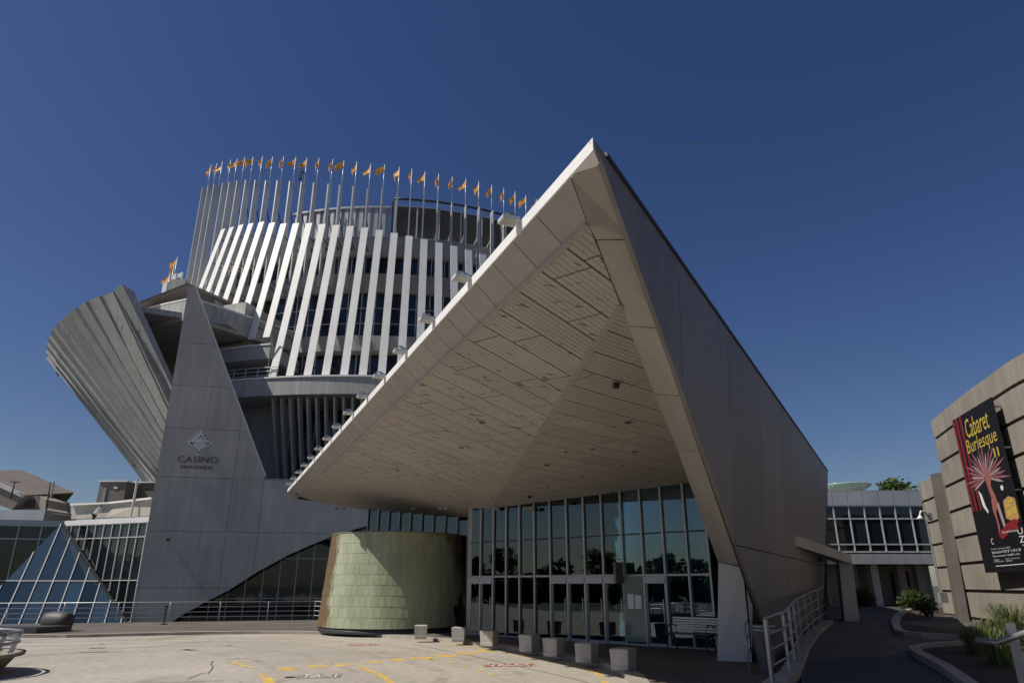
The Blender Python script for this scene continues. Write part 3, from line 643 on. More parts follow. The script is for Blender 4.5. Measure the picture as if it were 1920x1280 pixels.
# ledges
ring('ledge_slab', m_conc, 28.5, 35.2, 16.95, 18.45, -24, 32, 40)
ring('ledge_rim', m_trim, 34.9, 35.3, 18.45, 18.6, -24, 32, 40)
ring('mid_ledge', m_conc, 29, 34, 20.75, 22.0, -27, -12, 14); ring('mid_ledge_rim', m_trim, 33.8, 34.08, 22.0, 22.15, -27, -12, 14)
ring('mid_ledge', m_conc, 29.41, 30.1, 22.52, 24.05, -12, 32, 30)
ring('terrace_slab', m_conc, 28.5, 34.5, 25.6, 27.4, -44, -23, 16); ring('terrace_slab', m_conc, 28.5, 34.4, 24.7, 26.3, -22.98, -17, 6)
ring('plant_room', m_prow, 27, 33, 22.2, 25.6, -34, -17.5, 14)
b = MB()
for k in range(9): z = 22.9 + k * .26; b.arc(TC2, 32.9, 33.12, z, z + .15, -24.5, -18.6, 6, r1b=33.2)
b.build('louvre_vent', m_brownp, tower)
# balcony rail on the big ledge
b = MB()
for z in (18.95, 19.3, 19.65): b.tube([pol(a, 34.7, z) for a in range(-23, -9, 1)], .035, 6)
for a in range(-23, -9, 2): b.tube([pol(a, 34.7, 18.45), pol(a, 34.7, 19.65)], .035, 6)
b.build('balcony_rail', m_fwhite, tower, True)
b = MB(); b.tube([pol(-11.6, 34.5, 18.6), pol(-11.6, 34.5, 22.6), pol(-10.9, 34.9, 22.9)], .06, 6); b.build('lamp_post', m_steel, tower)
# lower recess: glass, wall, concrete fins
ring('lower_wall', m_conc, 26, 31.6, 4, 16.95, -40, -9.6, 20); ring('lower_core', m_black, 10, 29.6, 3, 16.9, -9.6, 32, 20)
fr = MB()
for i in range(15):
    a = -9.4 + i * step
    for k in range(4):
        z = 8.6 + k * 2.05; b = MB(); b.prism([pol(a + .07, 29.9, z + .04), pol(a + step - .07, 29.9, z + .04), pol(a + step - .07, 29.9, z + 2.01), pol(a + .07, 29.9, z + 2.01)], (0, .05, 0)); b.build('lower_pane', m_win, tower)
        fr.bar(pol(a, 29.95, z), pol(a + step, 29.95, z), .06, .06)
    fr.bar(pol(a, 29.95, 8.6), pol(a, 29.95, 16.9), .08, .1)
fr.build('lower_window_frame', m_frame, tower)
for i in range(30):
    th = -10.25 + i * 1.29; rd = pol(th, 1, 0) - pol(th, 0, 0); b = MB(); b.bar(pol(th, 31.9, 10.2), pol(th, 34.3, 16.94), .75, .16, rd); b.build('lower_fin', m_conc, tower)
ring('lower_sill', m_conc, 29, 32.4, 9.3, 10.15, -16, 32, 24)

# flagpoles
def flag_mesh(seed, w, h, droop, curl):
    rnd = random.Random(seed); b = MB(); nx, ny = 7, 5; ph = rnd.uniform(0, 6)
    for j in range(ny + 1):
        for i in range(nx + 1):
            s = i / nx; t = j / ny
            b.v.append((-s * w * math.cos(droop) - .05 * math.sin(4 * t), curl * math.sin(s * 5 + ph + t * 1.5) * (.3 + s), -t * h * (1 - .25 * s) - s * w * math.sin(droop)))
    for j in range(ny):
        for i in range(nx): a = j * (nx + 1) + i; b.f.append((a, a + 1, a + nx + 2, a + nx + 1))
    return b
fmesh = []
for sd_, w, h, dr, cu in ((1, .95, .8, 1.0, .14), (2, 1.0, .7, .8, .16), (3, .8, .85, 1.15, .16), (4, 1.05, .75, .7, .18)):
    o = flag_mesh(sd_, w, h, dr, cu).build('flag', m_orange, None, True, local=True); fmesh.append(o.data); bpy.data.objects.remove(o)
pm = MB(); pm.tube([(0, 0, -.6), (0, 0, 3.3)], .055, 8, .035); pm.lathe((0, 0, 3.3), [(0, -.08), (.08, 0), (0, .08)], 8); po = pm.build('pole', m_fwhite, None, True, local=True); pmesh = po.data; bpy.data.objects.remove(po)
for i, th in enumerate(bth):
    f_ = thing('flagpole', 'orange flag on a thin pole above the tower blades, %s from the left' % ordn[i], 'flagpole', pol(th, 30.2, btz[i]), 'flags ringing the tower top')
    o = bpy.data.objects.new('pole', pmesh); COL.objects.link(o); o.parent = f_
    o = bpy.data.objects.new('flag', fmesh[random.randrange(4)]); COL.objects.link(o); o.parent = f_; o.location = (-.03, 0, 3.15); o.rotation_euler = (0, 0, random.uniform(-.7, .5))
    if i == 11:
        b = MB(); b.box((-.5, 0, .9), (.25, .25, .5)); b.tube([(-.5, 0, -.6), (-.5, 0, 2.6)], .05, 6); b.box((-.35, 0, 1.6), (.3, .2, .3)); b.build('camera_mast', m_dark, f_, local=True)

# ------------------------------------------------------------------ flared shell of concrete blades (left)
SC = V((-32.5, 67.5, 0)); shell = thing('flared_shell', 'flared bowl of overlapping grey concrete blades left of the pointed wall', 'concrete shell', (SC.x, SC.y, -.7))
rim_px = [(238, 556), (219, 548), (193, 555), (167, 565), (147, 577), (130, 589), (116, 601), (105, 614), (97, 628), (93, 642), (91, 656), (92, 668), (95, 680)]
rim = [atz(u, v, 24.6) for u, v in rim_px]; nb_ = len(rim)
bot = [atz(380 - 88 * i / (nb_ - 1), 880 + 50 * i / (nb_ - 1), 10.0) for i in range(nb_)]
bot = [b_ + (b_ - r_) * .25 for b_, r_ in zip(bot, rim)]
for i in range(nb_ - 1):
    t0_, t1_, b0_, b1_ = rim[i], rim[i + 1], bot[i], bot[i + 1]; nn = (t1_ - t0_).cross(b0_ - t0_).normalized()
    if nn.z > 0: nn = -nn
    pr = .34 if i else .1; t1e = t1_ + (t1_ - t0_) * .3; b1e = b1_ + (b1_ - b0_) * .3
    q = [b0_ + nn * pr * .5, t0_ + nn * pr, t1e - nn * .05, b1e - nn * .05]; bk_ = -nn * (.5 if i else .9)
    b = MB(); b.add(q + [x + bk_ for x in q], [(0, 1, 2), (0, 2, 3), (6, 5, 4), (7, 6, 4), (0, 4, 5, 1), (1, 5, 6, 2), (2, 6, 7, 3), (3, 7, 4, 0)]); b.build('blade', m_shell, shell)
b = MB(); b.prism([r_ + V((.6, .6, -.8)) for r_ in rim[1:]] + [V((-34, 82, 23.8)), V((-22, 70, 23.8)), V((-25, 56, 23.8))], (0, 0, -.5)); b.build('bowl_sun_block', m_conc, shell)  # unseen deck added to keep the sun off the inner wall
b = MB(); b.lathe((SC.x + 9.5, SC.y + 3, 0), [(7.5, -.7), (7.5, 23.2)], 24, R(-175), R(0)); b.build('inner_wall', m_conc, shell, True)
# roof slab between shell and tower
rs = [aty(238, 590, 57.0), aty(350, 560, 53), aty(360, 556, 53), V((-22, 62, 0)), V((-30, 72, 0))]
zt = 24.6
b = MB(); tp = [atz(240, 588, 24.9), atz(300, 573, 24.9), atz(362, 560, 24.9), V((-20, 64, 24.9)), V((-34, 78, 24.9))]; b.prism(tp, (0, 0, -1.9)); b.build('roof_slab', m_conc, shell)
b = MB(); b.prism([p + V((0, -.04, .15)) for p in tp], (0, 0, -.14)); b.build('slab_coping', m_trim, shell)
b = MB(); b.add([atz(262, 565, 25.1), atz(352, 530, 27.3), V((-24, 66, 27.3)), V((-34, 74, 25.1))], [(0, 1, 2, 3)]); b.v += [(x, y, z - .25) for x, y, z in b.v]; b.f += [(7, 6, 5, 4), (0, 4, 5, 1), (1, 5, 6, 2), (2, 6, 7, 3), (3, 7, 4, 0)]; b.build('sloping_roof', m_brownp, shell)
b = MB(); b.box(aty(340, 548, 58), (1.5, 2, 1.7)); b.build('roof_box', m_conc, shell)
for i, (u, v0, v1) in enumerate(((303, 575, 530), (318, 570, 515), (330, 565, 512))):
    p = aty(u, v0, 62); q = aty(u + 4, v1, 62); b = MB(); b.bar(p, V((p.x, p.y, q.z)), .9, .15, (.8, -.6, 0)); b.build('upright_blade', m_blade, shell)
for i, (u, v) in enumerate(((319, 515), (326, 500), (332, 487))):
    p = aty(u, v, 62.5); f_ = thing('flagpole', 'orange flag on a short pole above the concrete shell, %s of three' % ('lowest', 'middle', 'highest')[i], 'flagpole', p - V((0, 0, 3)), 'flags above the shell')
    o = bpy.data.objects.new('pole', pmesh); COL.objects.link(o); o.parent = f_
    o = bpy.data.objects.new('flag', fmesh[(i + 1) % 4]); COL.objects.link(o); o.parent = f_; o.location = (-.03, 0, 3.15); o.rotation_euler = (0, 0, -.3)

# ------------------------------------------------------------------ pointed concrete wall with the sign
W0 = atz(255, 1150, 0); wd = V((math.cos(R(13)), math.sin(R(13)), 0)); wnn = V((wd.y, -wd.x, 0))   # towards viewer
prow = thing('pointed_wall', 'tall pointed slab of grey board-marked concrete with an arched cut and a raised emblem', 'concrete wall', (W0.x + 5, W0.y + 1.2, -.7))
PR = Plane2(V((W0.x, W0.y, 0)), wd, V((0, 0, 1))); PR.n = wnn
def w3(s, z, off=0): return V((W0.x, W0.y, 0)) + wd * s + V((0, 0, z)) + wnn * off
arch_px = [(345, 1150), (385, 1128), (430, 1105), (485, 1070), (540, 1040), (585, 1020), (630, 1002), (685, 986)]
arch = [PR.to2(onpl(u, v, W0, wnn)) for u, v in arch_px]
out2 = [(-.2, -.7), (-.25, 23.5), (.17, 23.7), (7.03, 9.3), (7.1, 9.0), (14.7, 9.0), (14.7, arch[-1][1])] + [tuple(a) for a in reversed(arch)] + [(2.0, -.7)]
zc_ = [-.7, 1.6, 5.3, 9.0, 12.5, 15.7, 19.0, 25]; sc_ = [-1, 4.9, 7.02, 14.8]
for i in range(len(zc_) - 1):
    for j in range(len(sc_) - 1):
        q = cell(out2, sc_[j] + .012, sc_[j + 1] - .012, zc_[i] + .012, zc_[i + 1] - .012)
        if q: b = MB(); b.prism([PR.to3(z) for z in q], wnn * -.5); b.build('wall_panel', m_prow, prow)
b = MB(); b.prism([PR.to3(z, -.06) for z in [(a * .998 + .01, zz - .02) for a, zz in out2]], wnn * -.4); b.build('wall_core', m_joint, prow)
b = MB(); b.bar(w3(.17, 23.75, -.25), w3(7.1, 9.25, -.25), .56, .07, wnn); b.build('slab_edge_strip', m_fwhite, prow)  # sunlit thickness of the slab edge, its light put into the pale colour
b = MB(); b.bar(w3(7.1, 9.05, -.3), w3(14.7, 9.05, -.3), .56, .07, wnn); b.build('slab_edge_strip', m_conc, prow)
# glazing inside the arch
arg = thing('arch_glazing', 'dark gridded glazing behind the arched cut of the concrete wall', 'glass wall', (W0.x + 9, W0.y + 4, -.7))
fr = MB()
for i in range(12):
    s0 = 2 + i * 1.12
    for z0, z1 in ((-.6, .9), (.9, 3.6), (3.6, 5.0), (5.0, 7.5)):
        b = MB(); b.prism([w3(s0 + .03, z0 + .03, -1.2), w3(s0 + 1.09, z0 + .03, -1.2), w3(s0 + 1.09, z1 - .03, -1.2), w3(s0 + .03, z1 - .03, -1.2)], wnn * -.03); b.build('pane', m_win2, arg)
    fr.bar(w3(s0, -.7, -1.17), w3(s0, 7.5, -1.17), .06, .1, wd)
for z in (.9, 3.6, 5.0): fr.bar(w3(2, z, -1.17), w3(15.4, z, -1.17), .1, .06)
fr.build('grid_frame', m_frame, arg)
# sign: emblem and lettering
ec = PR.to2(onpl(375, 831, W0, wnn)); sgn = thing('casino_sign', 'raised white diamond emblem with dark dots above dark CASINO lettering', 'sign', w3(ec[0], 9.2, .05))
def em(a, z, off): return w3(ec[0] + a, ec[1] + z, off)
pts = []
for k in range(4):
    c0 = [(0, .92), (.88, 0), (0, -.92), (-.88, 0)][k]; c1 = [(.88, 0), (0, -.92), (-.88, 0), (0, .92)][k]
    for j in range(7): t = j / 7; bl = math.sin(t * math.pi) * .42; pts.append(((c0[0] * (1 - t) + c1[0] * t) * (1 - bl * .62), (c0[1] * (1 - t) + c1[1] * t) * (1 - bl * .62)))
b = MB(); b.prism([em(x, z, .05) for x, z in pts], wnn * .04); embl = b.build('emblem', m_trim, sgn)
b = MB(); b.prism([em(x * .55, z * .55, .003) for x, z in pts], wnn * .045); b.build('emblem_mount', m_dark, sgn)
for x, z, r in ((0, .52, .075), (-.14, .36, .06), (.14, .36, .06), (-.26, .21, .04), (.26, .21, .04), (-.4, .06, .055), (.4, .06, .055), (-.56, 0, .085), (.56, 0, .085), (-.42, -.12, .055), (.42, -.12, .055), (-.28, -.3, .045), (.28, -.3, .045), (-.13, -.46, .06), (.13, -.46, .06), (0, -.64, .085), (0, 0, .045), (-.22, .01, .04), (.22, .01, .04), (-.1, -.13, .04), (.1, -.13, .04), (0, -.3, .04), (0, .75, .03), (.74, 0, .03), (-.74, 0, .03)):
    b = MB(); b.prism([em(x + r * math.cos(k * math.pi / 5), z + r * math.sin(k * math.pi / 5), .092) for k in range(10)], wnn * .004); b.build('dot', m_dark, embl)
c1_ = PR.to2(onpl(332, 866, W0, wnn)); c2_ = PR.to2(onpl(409, 866, W0, wnn))
m_letter = M('letter_bronze', (.15, .14, .135), .6, .3, 3)
text('lettering', 'CASINO', m_letter, sgn, w3(c1_[0], c1_[1], 0), wd, (0, 0, 1), c2_[0] - c1_[0], .46, .03, thick=.05)
c1_ = PR.to2(onpl(339, 878, W0, wnn)); c2_ = PR.to2(onpl(400, 878, W0, wnn))
text('lettering', 'MONTRÉAL', m_letter, sgn, w3(c1_[0], c1_[1], 0), wd, (0, 0, 1), c2_[0] - c1_[0], .30, .03, thick=.05)
b = MB(); p = onpl(315, 1011, W0, wnn); b.box(p + wnn * .08, (.2, .14, .14), wd, wnn); b.build('wall_lamp', m_dark, prow)

# ------------------------------------------------------------------ low glass wing, pyramid and roofs (left)
K1 = atz(285, 970.6, 6.2); K0 = atz(123, 980, 6.2); K2 = V((-62, 45, 6.2))
def low_facade(name, label, Pa, Pb, n):
    th_ = thing(name, label, 'glass facade', (Pa.x, Pa.y, -.7)); d = (Pb - Pa); L = d.length; d.normalize(); nn = V((d.y, -d.x, 0))
    if nn.y > 0: nn = -nn
    P = V((Pa.x, Pa.y, 0)); k = n
    for i in range(k):
        s0 = L * i / k; s1 = L * (i + 1) / k
        for z0, z1 in ((-.65, 2.1), (2.1, 5.0), (5.0, 5.95)):
            b = MB(); b.prism([P + d * (s0 + .04) + V((0, 0, z0 + .03)), P + d * (s1 - .04) + V((0, 0, z0 + .03)), P + d * (s1 - .04) + V((0, 0, z1 - .03)), P + d * (s0 + .04) + V((0, 0, z1 - .03))], nn * -.04); b.build('pane', m_win2, th_)
            b = MB(); b.bar(P + d * s0 + V((0, 0, z1)) + nn * .02, P + d * s1 + V((0, 0, z1)) + nn * .02, .1, .07); b.build('transom', m_fwhite, th_)
        b = MB(); b.bar(P + d * s0 + V((0, 0, -.7)) + nn * .03, P + d * s0 + V((0, 0, 6)) + nn * .03, .07, .12, d); b.build('mullion', m_fwhite, th_)
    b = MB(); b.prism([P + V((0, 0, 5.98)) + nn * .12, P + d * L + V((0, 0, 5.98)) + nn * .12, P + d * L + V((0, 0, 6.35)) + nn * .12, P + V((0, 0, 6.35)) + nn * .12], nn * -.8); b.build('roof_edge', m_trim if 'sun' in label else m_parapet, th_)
    b = MB(); b.prism([P + V((0, 0, 6.3)) - nn * .7, P + d * L + V((0, 0, 6.3)) - nn * .7, P + d * L + V((0, 0, 6.3)) - nn * 14, P + V((0, 0, 6.3)) - nn * 14], (0, 0, -.3)); b.build('flat_roof', m_roof, th_)
    return th_
low_facade('glass_wing', 'low glazed wing with sunlit white roof edge between pyramid and pointed wall', K0 , V((-24.2, 49.3, 6.2)), 12)
low_facade('glass_wing', 'low dark glazed wing at the far left behind the pyramid', K2, K0, 20)
# pyramid
apx = V((-33.4, 52.2, 6.1)); bR = V((-24.7, 47.5, -.65)); bL = atz(-75, 1178, -.65)
pyr = thing('glass_pyramid', 'half pyramid of blue glass with pale slanting bars in front of the low wing', 'glass pyramid', (-34, 46, -.7))
pn = (bR - apx).cross(bL - apx).normalized()
if pn.y > 0: pn = -pn
pd = (bR - bL).normalized(); PY = Plane2(apx, pd, V((0, 0, 1)) - pn * pn.z); PY.n = pn
tri = [PY.to2(p) for p in (apx, bR, bL)]
brP = MB(); wv = .92; lo_ = min(q[1] for q in tri)
rows = [lo_ - 1, lo_ + 4.1, 2]
k = -18
sk = .12   # bars run slightly askew
while k * wv < tri[1][0]:
    for i in range(2):
        q = cell(tri, k * wv + .03, (k + 1) * wv - .03, rows[i] + .03, rows[i + 1] - .03)
        if q: b = MB(); b.prism([PY.to3(z) for z in q], pn * -.03); b.build('pane', m_pyr, pyr)
    q = cell(tri, k * wv - .03, k * wv + .03, lo_ - 1, 2)
    if q: b = MB(); b.prism([PY.to3(z, .06) for z in q], pn * -.1); b.build('glazing_bar', m_fwhite, pyr)
    k += 1
q = cell(tri, -99, 99, rows[1] - .035, rows[1] + .035)
b = MB(); b.prism([PY.to3(z, .05) for z in q], pn * -.08); b.build('cross_bar', m_fwhite, pyr)
b = MB(); b.bar(apx + pn * .05, bR + pn * .05, .14, .1); b.build('hip_bar', m_dark, pyr)
b = MB(); b.bar(bR + V((0, -.05, .08)), bL + V((0, -.05, .08)), .15, .16); b.build('base_rail', m_trim, pyr)
b = MB(); b.add([apx, bR, V((-26, 50.5, -.65)), apx + V((0, .4, 0))], [(0, 1, 2), (0, 2, 3)]); b.build('side_glass', m_win2, pyr)
# roof walls and boxes
rw = thing('roof_wall', 'long cream parapet wall on the roof of the low wing', 'wall', (-33, 58, 6))
b = MB(); b.prism([aty(133, 972, 58), aty(200, 970, 57), aty(290, 966, 54), aty(290, 934, 54), aty(210, 943, 57), aty(137, 946, 58)], (0, .4, 0)); b.build('wall', m_beige, rw)
b = MB(); P_ = [aty(290, 934, 54), aty(210, 943, 57), aty(137, 946, 58)]
for i in range(2): b.bar(P_[i], P_[i + 1], .6, .14)
b.build('coping', m_trim, rw)
b = MB(); p = aty(252, 945, 55); b.tube([p + V((0, -.2, -1)), p + V((0, -.2, 2))], .09, 8); b.build('vent_pipe', m_fwhite, rw)
for nm, lb, u0, u1, v0, v1, y, m in (('plant_box', 'taupe rooftop plant room with a pale left edge behind the cream parapet', 188, 238, 903, 950, 62, m_brownp), ('plant_box', 'taller dark taupe plant box against the concrete shell', 240, 300, 905, 950, 64, m_brownp)):
    t_ = thing(nm, lb, 'plant room', aty((u0 + u1) / 2, v1, y)); a, c_ = aty(u0, v0, y), aty(u1, v0, y); z0 = aty(u0, v1, y).z
    b = MB(); b.prism([V((a.x, y, z0)), V((c_.x, y, z0)), V((c_.x, y, a.z)), V((a.x, y, a.z))], (0, 4, 0)); b.build('wall', m, t_)
    b = MB(); b.box(((a.x + c_.x) / 2, y + 1.95, a.z + .06), (c_.x - a.x + .2, 4.2, .12)); b.build('coping', m_trim, t_)
    b = MB(); b.box((a.x + .6, y - .04, (a.z + z0) / 2 - .2), (.25, .06, (a.z - z0) * .7)); b.build('downpipe', m_frame, t_)
    if u0 == 188: b = MB(); b.box((a.x + 1.5, y - .03, a.z - .5), (.34, .05, .2)); b.build('wall_light', m_trim, t_)
far = thing('roof_house', 'cream rooftop house with sloping canopy roof at the far left edge', 'roof house', aty(45, 970, 66))
b = MB(); y = 66; a, c_ = aty(-60, 955, y), aty(85, 955, y); b.prism([a, c_, V((c_.x, y, a.z - 1.6)), V((a.x, y, a.z - 1.6))], (0, 5, 0)); b.build('parapet', m_parapet, far)
b = MB(); b.prism([aty(23, 955, 68), aty(72, 955, 68), aty(75, 929, 68), aty(43, 928, 68)], (0, 4, 0)); b.build('upper_room', m_brownp, far)
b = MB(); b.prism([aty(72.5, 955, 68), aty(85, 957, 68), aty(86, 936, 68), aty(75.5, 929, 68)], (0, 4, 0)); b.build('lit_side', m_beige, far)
b = MB(); b.prism([aty(46, 951, 67.9), aty(64, 951, 67.9), aty(65, 936, 67.9), aty(47, 936, 67.9)], (0, .08, 0)); b.build('door', m_joint, far)
b = MB(); b.prism([aty(-60, 925, 67), aty(22, 955, 67), aty(45, 928, 67), aty(-60, 882, 67)], (1, 6, 1)); b.build('sloping_roof', m_brownp, far)
b = MB(); b.bar(aty(-60, 881, 67), aty(45, 929, 67), .4, .35); b.build('roof_edge', m_fwhite, far)
b = MB(); b.prism([aty(86, 971, 67), aty(88, 952, 67), aty(101, 962, 67), aty(90, 971, 67)], (0, 3, 0)); b.build('eave', m_beige, far)
for u0, v0, u1, v1, lb in ((85, 965, 95, 903, 'slim antenna mast with cross bars beside the rooftop house'), (20, 934, 28, 903, 'short rooftop lamp pole on the sloping roof at far left')):
    p, q = aty(u0, v0, 66.5), aty(u1, v1, 66.5); t_ = thing('antenna_mast', lb, 'antenna', p); b = MB(); b.tube([p, q], .09, 6, .04); b.build('pole', m_dark, t_)
    if u0 == 85:
        b = MB()
        for k in (.55, .7, .82, .9): c_ = p.lerp(q, k); b.bar(c_ - V((.45, 0, 0)), c_ + V((.45, 0, .2)), .06, .06); b.tube([c_ + V((.3, 0, -.2)), c_ + V((.3, 0, .35))], .06, 6)
        b.build('antenna', m_frame, t_)
    else: b = MB(); b.bar(q - V((.4, 0, 0)), q + V((.4, 0, 0)), .2, .08); b.build('lamp_head', m_dark, t_)
# person on the roof edge
def skin_person(name, joints, edges, mat, loc):
    me = bpy.data.meshes.new(name); me.from_pydata([j[0] for j in joints], edges, []); o = bpy.data.objects.new(name, me); COL.objects.link(o); o.location = loc
    md = o.modifiers.new('skin', 'SKIN'); 
    for i, j in enumerate(joints): me.skin_vertices[0].data[i].radius = (j[1], j[1]) if me.skin_vertices else (.1, .1)
    o.modifiers.new('sub', 'SUBSURF').levels = 1; me.materials.append(mat); return o
pz = atz(180, 966, 6.36)
pb = MB()
pz = aty(178, 962, 55.5); person = thing('person', 'person in a white shirt leaning forward on the roof of the low wing', 'person', V((pz.x, pz.y, 6.31))); person.scale = (.85, .85, .78)
def body(name, mat, segs, par):
    me = bpy.data.meshes.new(name); bm = bmesh.new(); vs_ = {}; sl = bm.verts.layers.skin.verify()
    for p, r in segs[0]: v = bm.verts.new(p); v[sl].radius = (r, r); vs_[len(vs_)] = v
    for a, c_ in segs[1]: bm.edges.new((vs_[a], vs_[c_]))
    list(bm.verts)[0][sl].use_root = True; bm.to_mesh(me); bm.free(); o = bpy.data.objects.new(name, me); COL.objects.link(o); o.parent = par
    o.modifiers.new('skin', 'SKIN'); s_ = o.modifiers.new('sub', 'SUBSURF'); s_.levels = 1; s_.render_levels = 1; me.materials.append(mat); return o
J = [((0, 0, .95), .15), ((.1, 0, 1.2), .16), ((.25, 0, 1.45), .17), ((.34, -.02, 1.56), .06), ((.42, -.04, 1.72), .11), ((.18, -.2, 1.45), .07), ((.35, -.25, 1.2), .05), ((.5, -.2, 1.05), .04), ((.28, .2, 1.42), .07), ((.45, .22, 1.18), .05), ((.58, .18, 1.05), .04), ((-.03, -.1, .9), .1), ((.02, -.12, .48), .075), ((-.04, -.12, .06), .05), ((.1, -.12, .03), .045), ((-.03, .1, .9), .1), ((-.05, .12, .48), .075), ((-.12, .12, .06), .05), ((.02, .12, .03), .045)]
EJ = [(0, 1), (1, 2), (2, 3), (3, 4), (2, 5), (5, 6), (6, 7), (2, 8), (8, 9), (9, 10), (0, 11), (11, 12), (12, 13), (13, 14), (0, 15), (15, 16), (16, 17), (17, 18)]
pbody = body('body', m_shirt, (J, EJ), person)
ht = MB(); ht.lathe((.43, -.04, 1.76), [(0, .13), (.08, .11), (.125, .04), (.12, -.03)], 12); ht.build('hair', m_dark, person, True, local=True)
tr = body('trousers', m_trs, ([((0, 0, .93), .165), ((-.03, -.1, .88), .11), ((.02, -.12, .48), .085), ((-.04, -.12, .06), .07), ((-.03, .1, .88), .11), ((-.05, .12, .48), .085), ((-.12, .12, .06), .07)], [(0, 1), (1, 2), (2, 3), (0, 4), (4, 5), (5, 6)]), person)

# ------------------------------------------------------------------ apron furniture
rail = thing('terrace_railing', 'long low tubular metal railing in front of the pyramid and arch', 'railing', (-18, 35.6, AZ))
def rail_seg(P, par, h=.9, n=4, sp=2.0, mat=m_fwhite):
    for i in range(len(P) - 1):
        for k in range(n):
            z = h * (k + 1) / n; b = MB(); b.tube([P[i] + V((0, 0, z)), P[i + 1] + V((0, 0, z))], .022, 6); b.build('rail', mat, par, True)
        L = (P[i + 1] - P[i]).length; m_ = max(1, int(L / sp))
        for k in range(m_ + 1):
            p = P[i].lerp(P[i + 1], k / m_); b = MB(); b.tube([p, p + V((0, 0, h))], .028, 6); b.build('post', mat, par, True)
rail_seg([V((-34, 32.8, AZ)), RAILP[1] + V((0, -.15, 0)), RAILP[2] + V((0, -.15, 0)), V((-8.0, 34.8, AZ))], rail)
# ovoid stone
p = atz(104, 1182, AZ); b = MB(); b.lathe((0, 0, 0), [(0, -.62), (.2, -.6), (.31, -.5), (.36, -.25), (.37, 0), (.36, .25), (.31, .5), (.2, .6), (0, .62)], 24)
o = b.build('ovoid_stone', m_stone, None, True, local=True); o.rotation_euler = (R(90), 0, R(78)); o.location = p + V((0, 0, .36)); tag(o, 'dark polished barrel-shaped stone lying on the paved edge of the drive', 'stone')
o = MB(); a = atz(-40, 1187, AZ); c_ = atz(66, 1187, AZ); o.prism([a, c_, c_ + V((.6, 1.2, 0)), a + V((-.2, 1.2, 0))], (0, 0, .22)); o = o.build('stone_step', m_stone, None, origin=(a + c_) / 2); tag(o, 'low dark stone step left of the barrel-shaped stone', 'step')
def bollard(u, v, h, label):
    p = atz(u, v, AZ); t_ = thing('bollard', label, 'bollard', p); b = MB(); b.tube([p, p + V((0, 0, h))], .035, 8); b.build('post', m_dark, t_); b = MB(); b.lathe(p, [(.0, .05), (.16, .04), (.16, 0)], 12); b.build('base', m_dark, t_)
    b = MB(); b.box(p + V((0, 0, h + .02)), (.09, .09, .1)); b.build('cap', m_dark, t_)
bollard(614, 1180, .62, 'thin black stanchion beside the left foot of the copper drum')
bollard(307, 1170, .75, 'black post with bulky base on the terrace edge by the railing')
# concrete cubes
cubes = [(787, 1198, 30, 22, .1), (860, 1203, 24, 25, -.15), (917, 1212, 27, 27, -.45), (993, 1222, 30, 31, -.6), (1040, 1231, 30, 32, -.6), (1103, 1243, 30, 36, -.55), (1173, 1258, 30, 41, -.6)]
clab = ['first concrete block from the drum, standing wholly in sunlight', 'second concrete block from the drum, with a bright sunlit face', 'third concrete block from the drum, at the edge of the shade', 'fourth concrete block from the drum, in front of the doors', 'fifth concrete block from the drum, in the canopy shade', 'sixth concrete block from the drum, by the bend of the yellow line', 'last concrete block, nearest the viewer beside the curved kerb']
for i, (u, v, w, h, rz_) in enumerate(cubes):
    p = atz(u, v, AZ); t_ = thing('concrete_block', clab[i], 'concrete block', p + V((.0, .24, .0)), 'concrete blocks along the kerb', rz=rz_)
    b = MB(); hh = .215; a0, a1, zt_ = hh - .02, hh, .43
    ring_ = lambda r, z: [V((x * r, y * r, z)) for x, y in ((-1, -1), (1, -1), (1, 1), (-1, 1))]
    L_ = [ring_(a0 - .02, .0), ring_(a0, .02), ring_(a0 + .01, .1), ring_(a1 - .02, .101), ring_(a1, zt_ - .02), ring_(a1 - .02, zt_)]
    vs_ = [x for q in L_ for x in q]; fs_ = [(4 * j + k, 4 * j + (k + 1) % 4, 4 * j + 4 + (k + 1) % 4, 4 * j + 4 + k) for j in range(5) for k in range(4)] + [(3, 2, 1, 0), (20, 21, 22, 23)]
    b.add(vs_, fs_); bo_ = b.build('block', m_block, t_, local=True); bv = bo_.modifiers.new('bevel', 'BEVEL'); bv.width = .015; bv.segments = 2
    b = MB(); b.prism(ring_(a0 - .04, .002), (0, 0, .03)); b.build('foot', m_dark, t_, local=True)
# card reader post
p = atz(968, 1193, AZ); t_ = thing('reader_post', 'slim blue-grey post with a round button before the glass front', 'post', p)
b = MB(); b.box(p + V((0, 0, .55)), (.1, .1, 1.1)); b.build('post', m_frame, t_); b = MB(); b.tube([p + V((-.02, -.07, .82)), p + V((-.02, -.051, .82))], .07, 12); b.build('button', m_trim, t_)
# projecting sign
p = GL + gd * ss[10] + gn * .35; t_ = thing('projecting_sign', 'small grey pictogram sign board projecting from a mullion over the doors', 'sign', V((p.x, p.y, 1.85)))
b = MB(); b.box(V((p.x, p.y, 2.15)), (.42, .07, .62), gn, gd); bd_ = b.build('board', m_brownp, t_)
b = MB(); b.bar(V((p.x, p.y, 2.38)) - gn * .15, V((p.x, p.y, 2.38)) - gn * .32, .04, .04); b.build('bracket', m_steel, t_)
for z, s_ in ((2.34, .09), (2.17, .11), (2.0, .06)):
    b = MB(); c_ = V((p.x, p.y, z)) - gd * .037; b.prism([c_ + gn * s_ - V((0, 0, s_ * .6)), c_ - gn * s_ - V((0, 0, s_ * .6)), c_ + V((0, 0, s_ * .7))], gd * -.003); b.build('pictogram', m_fwhite, bd_)
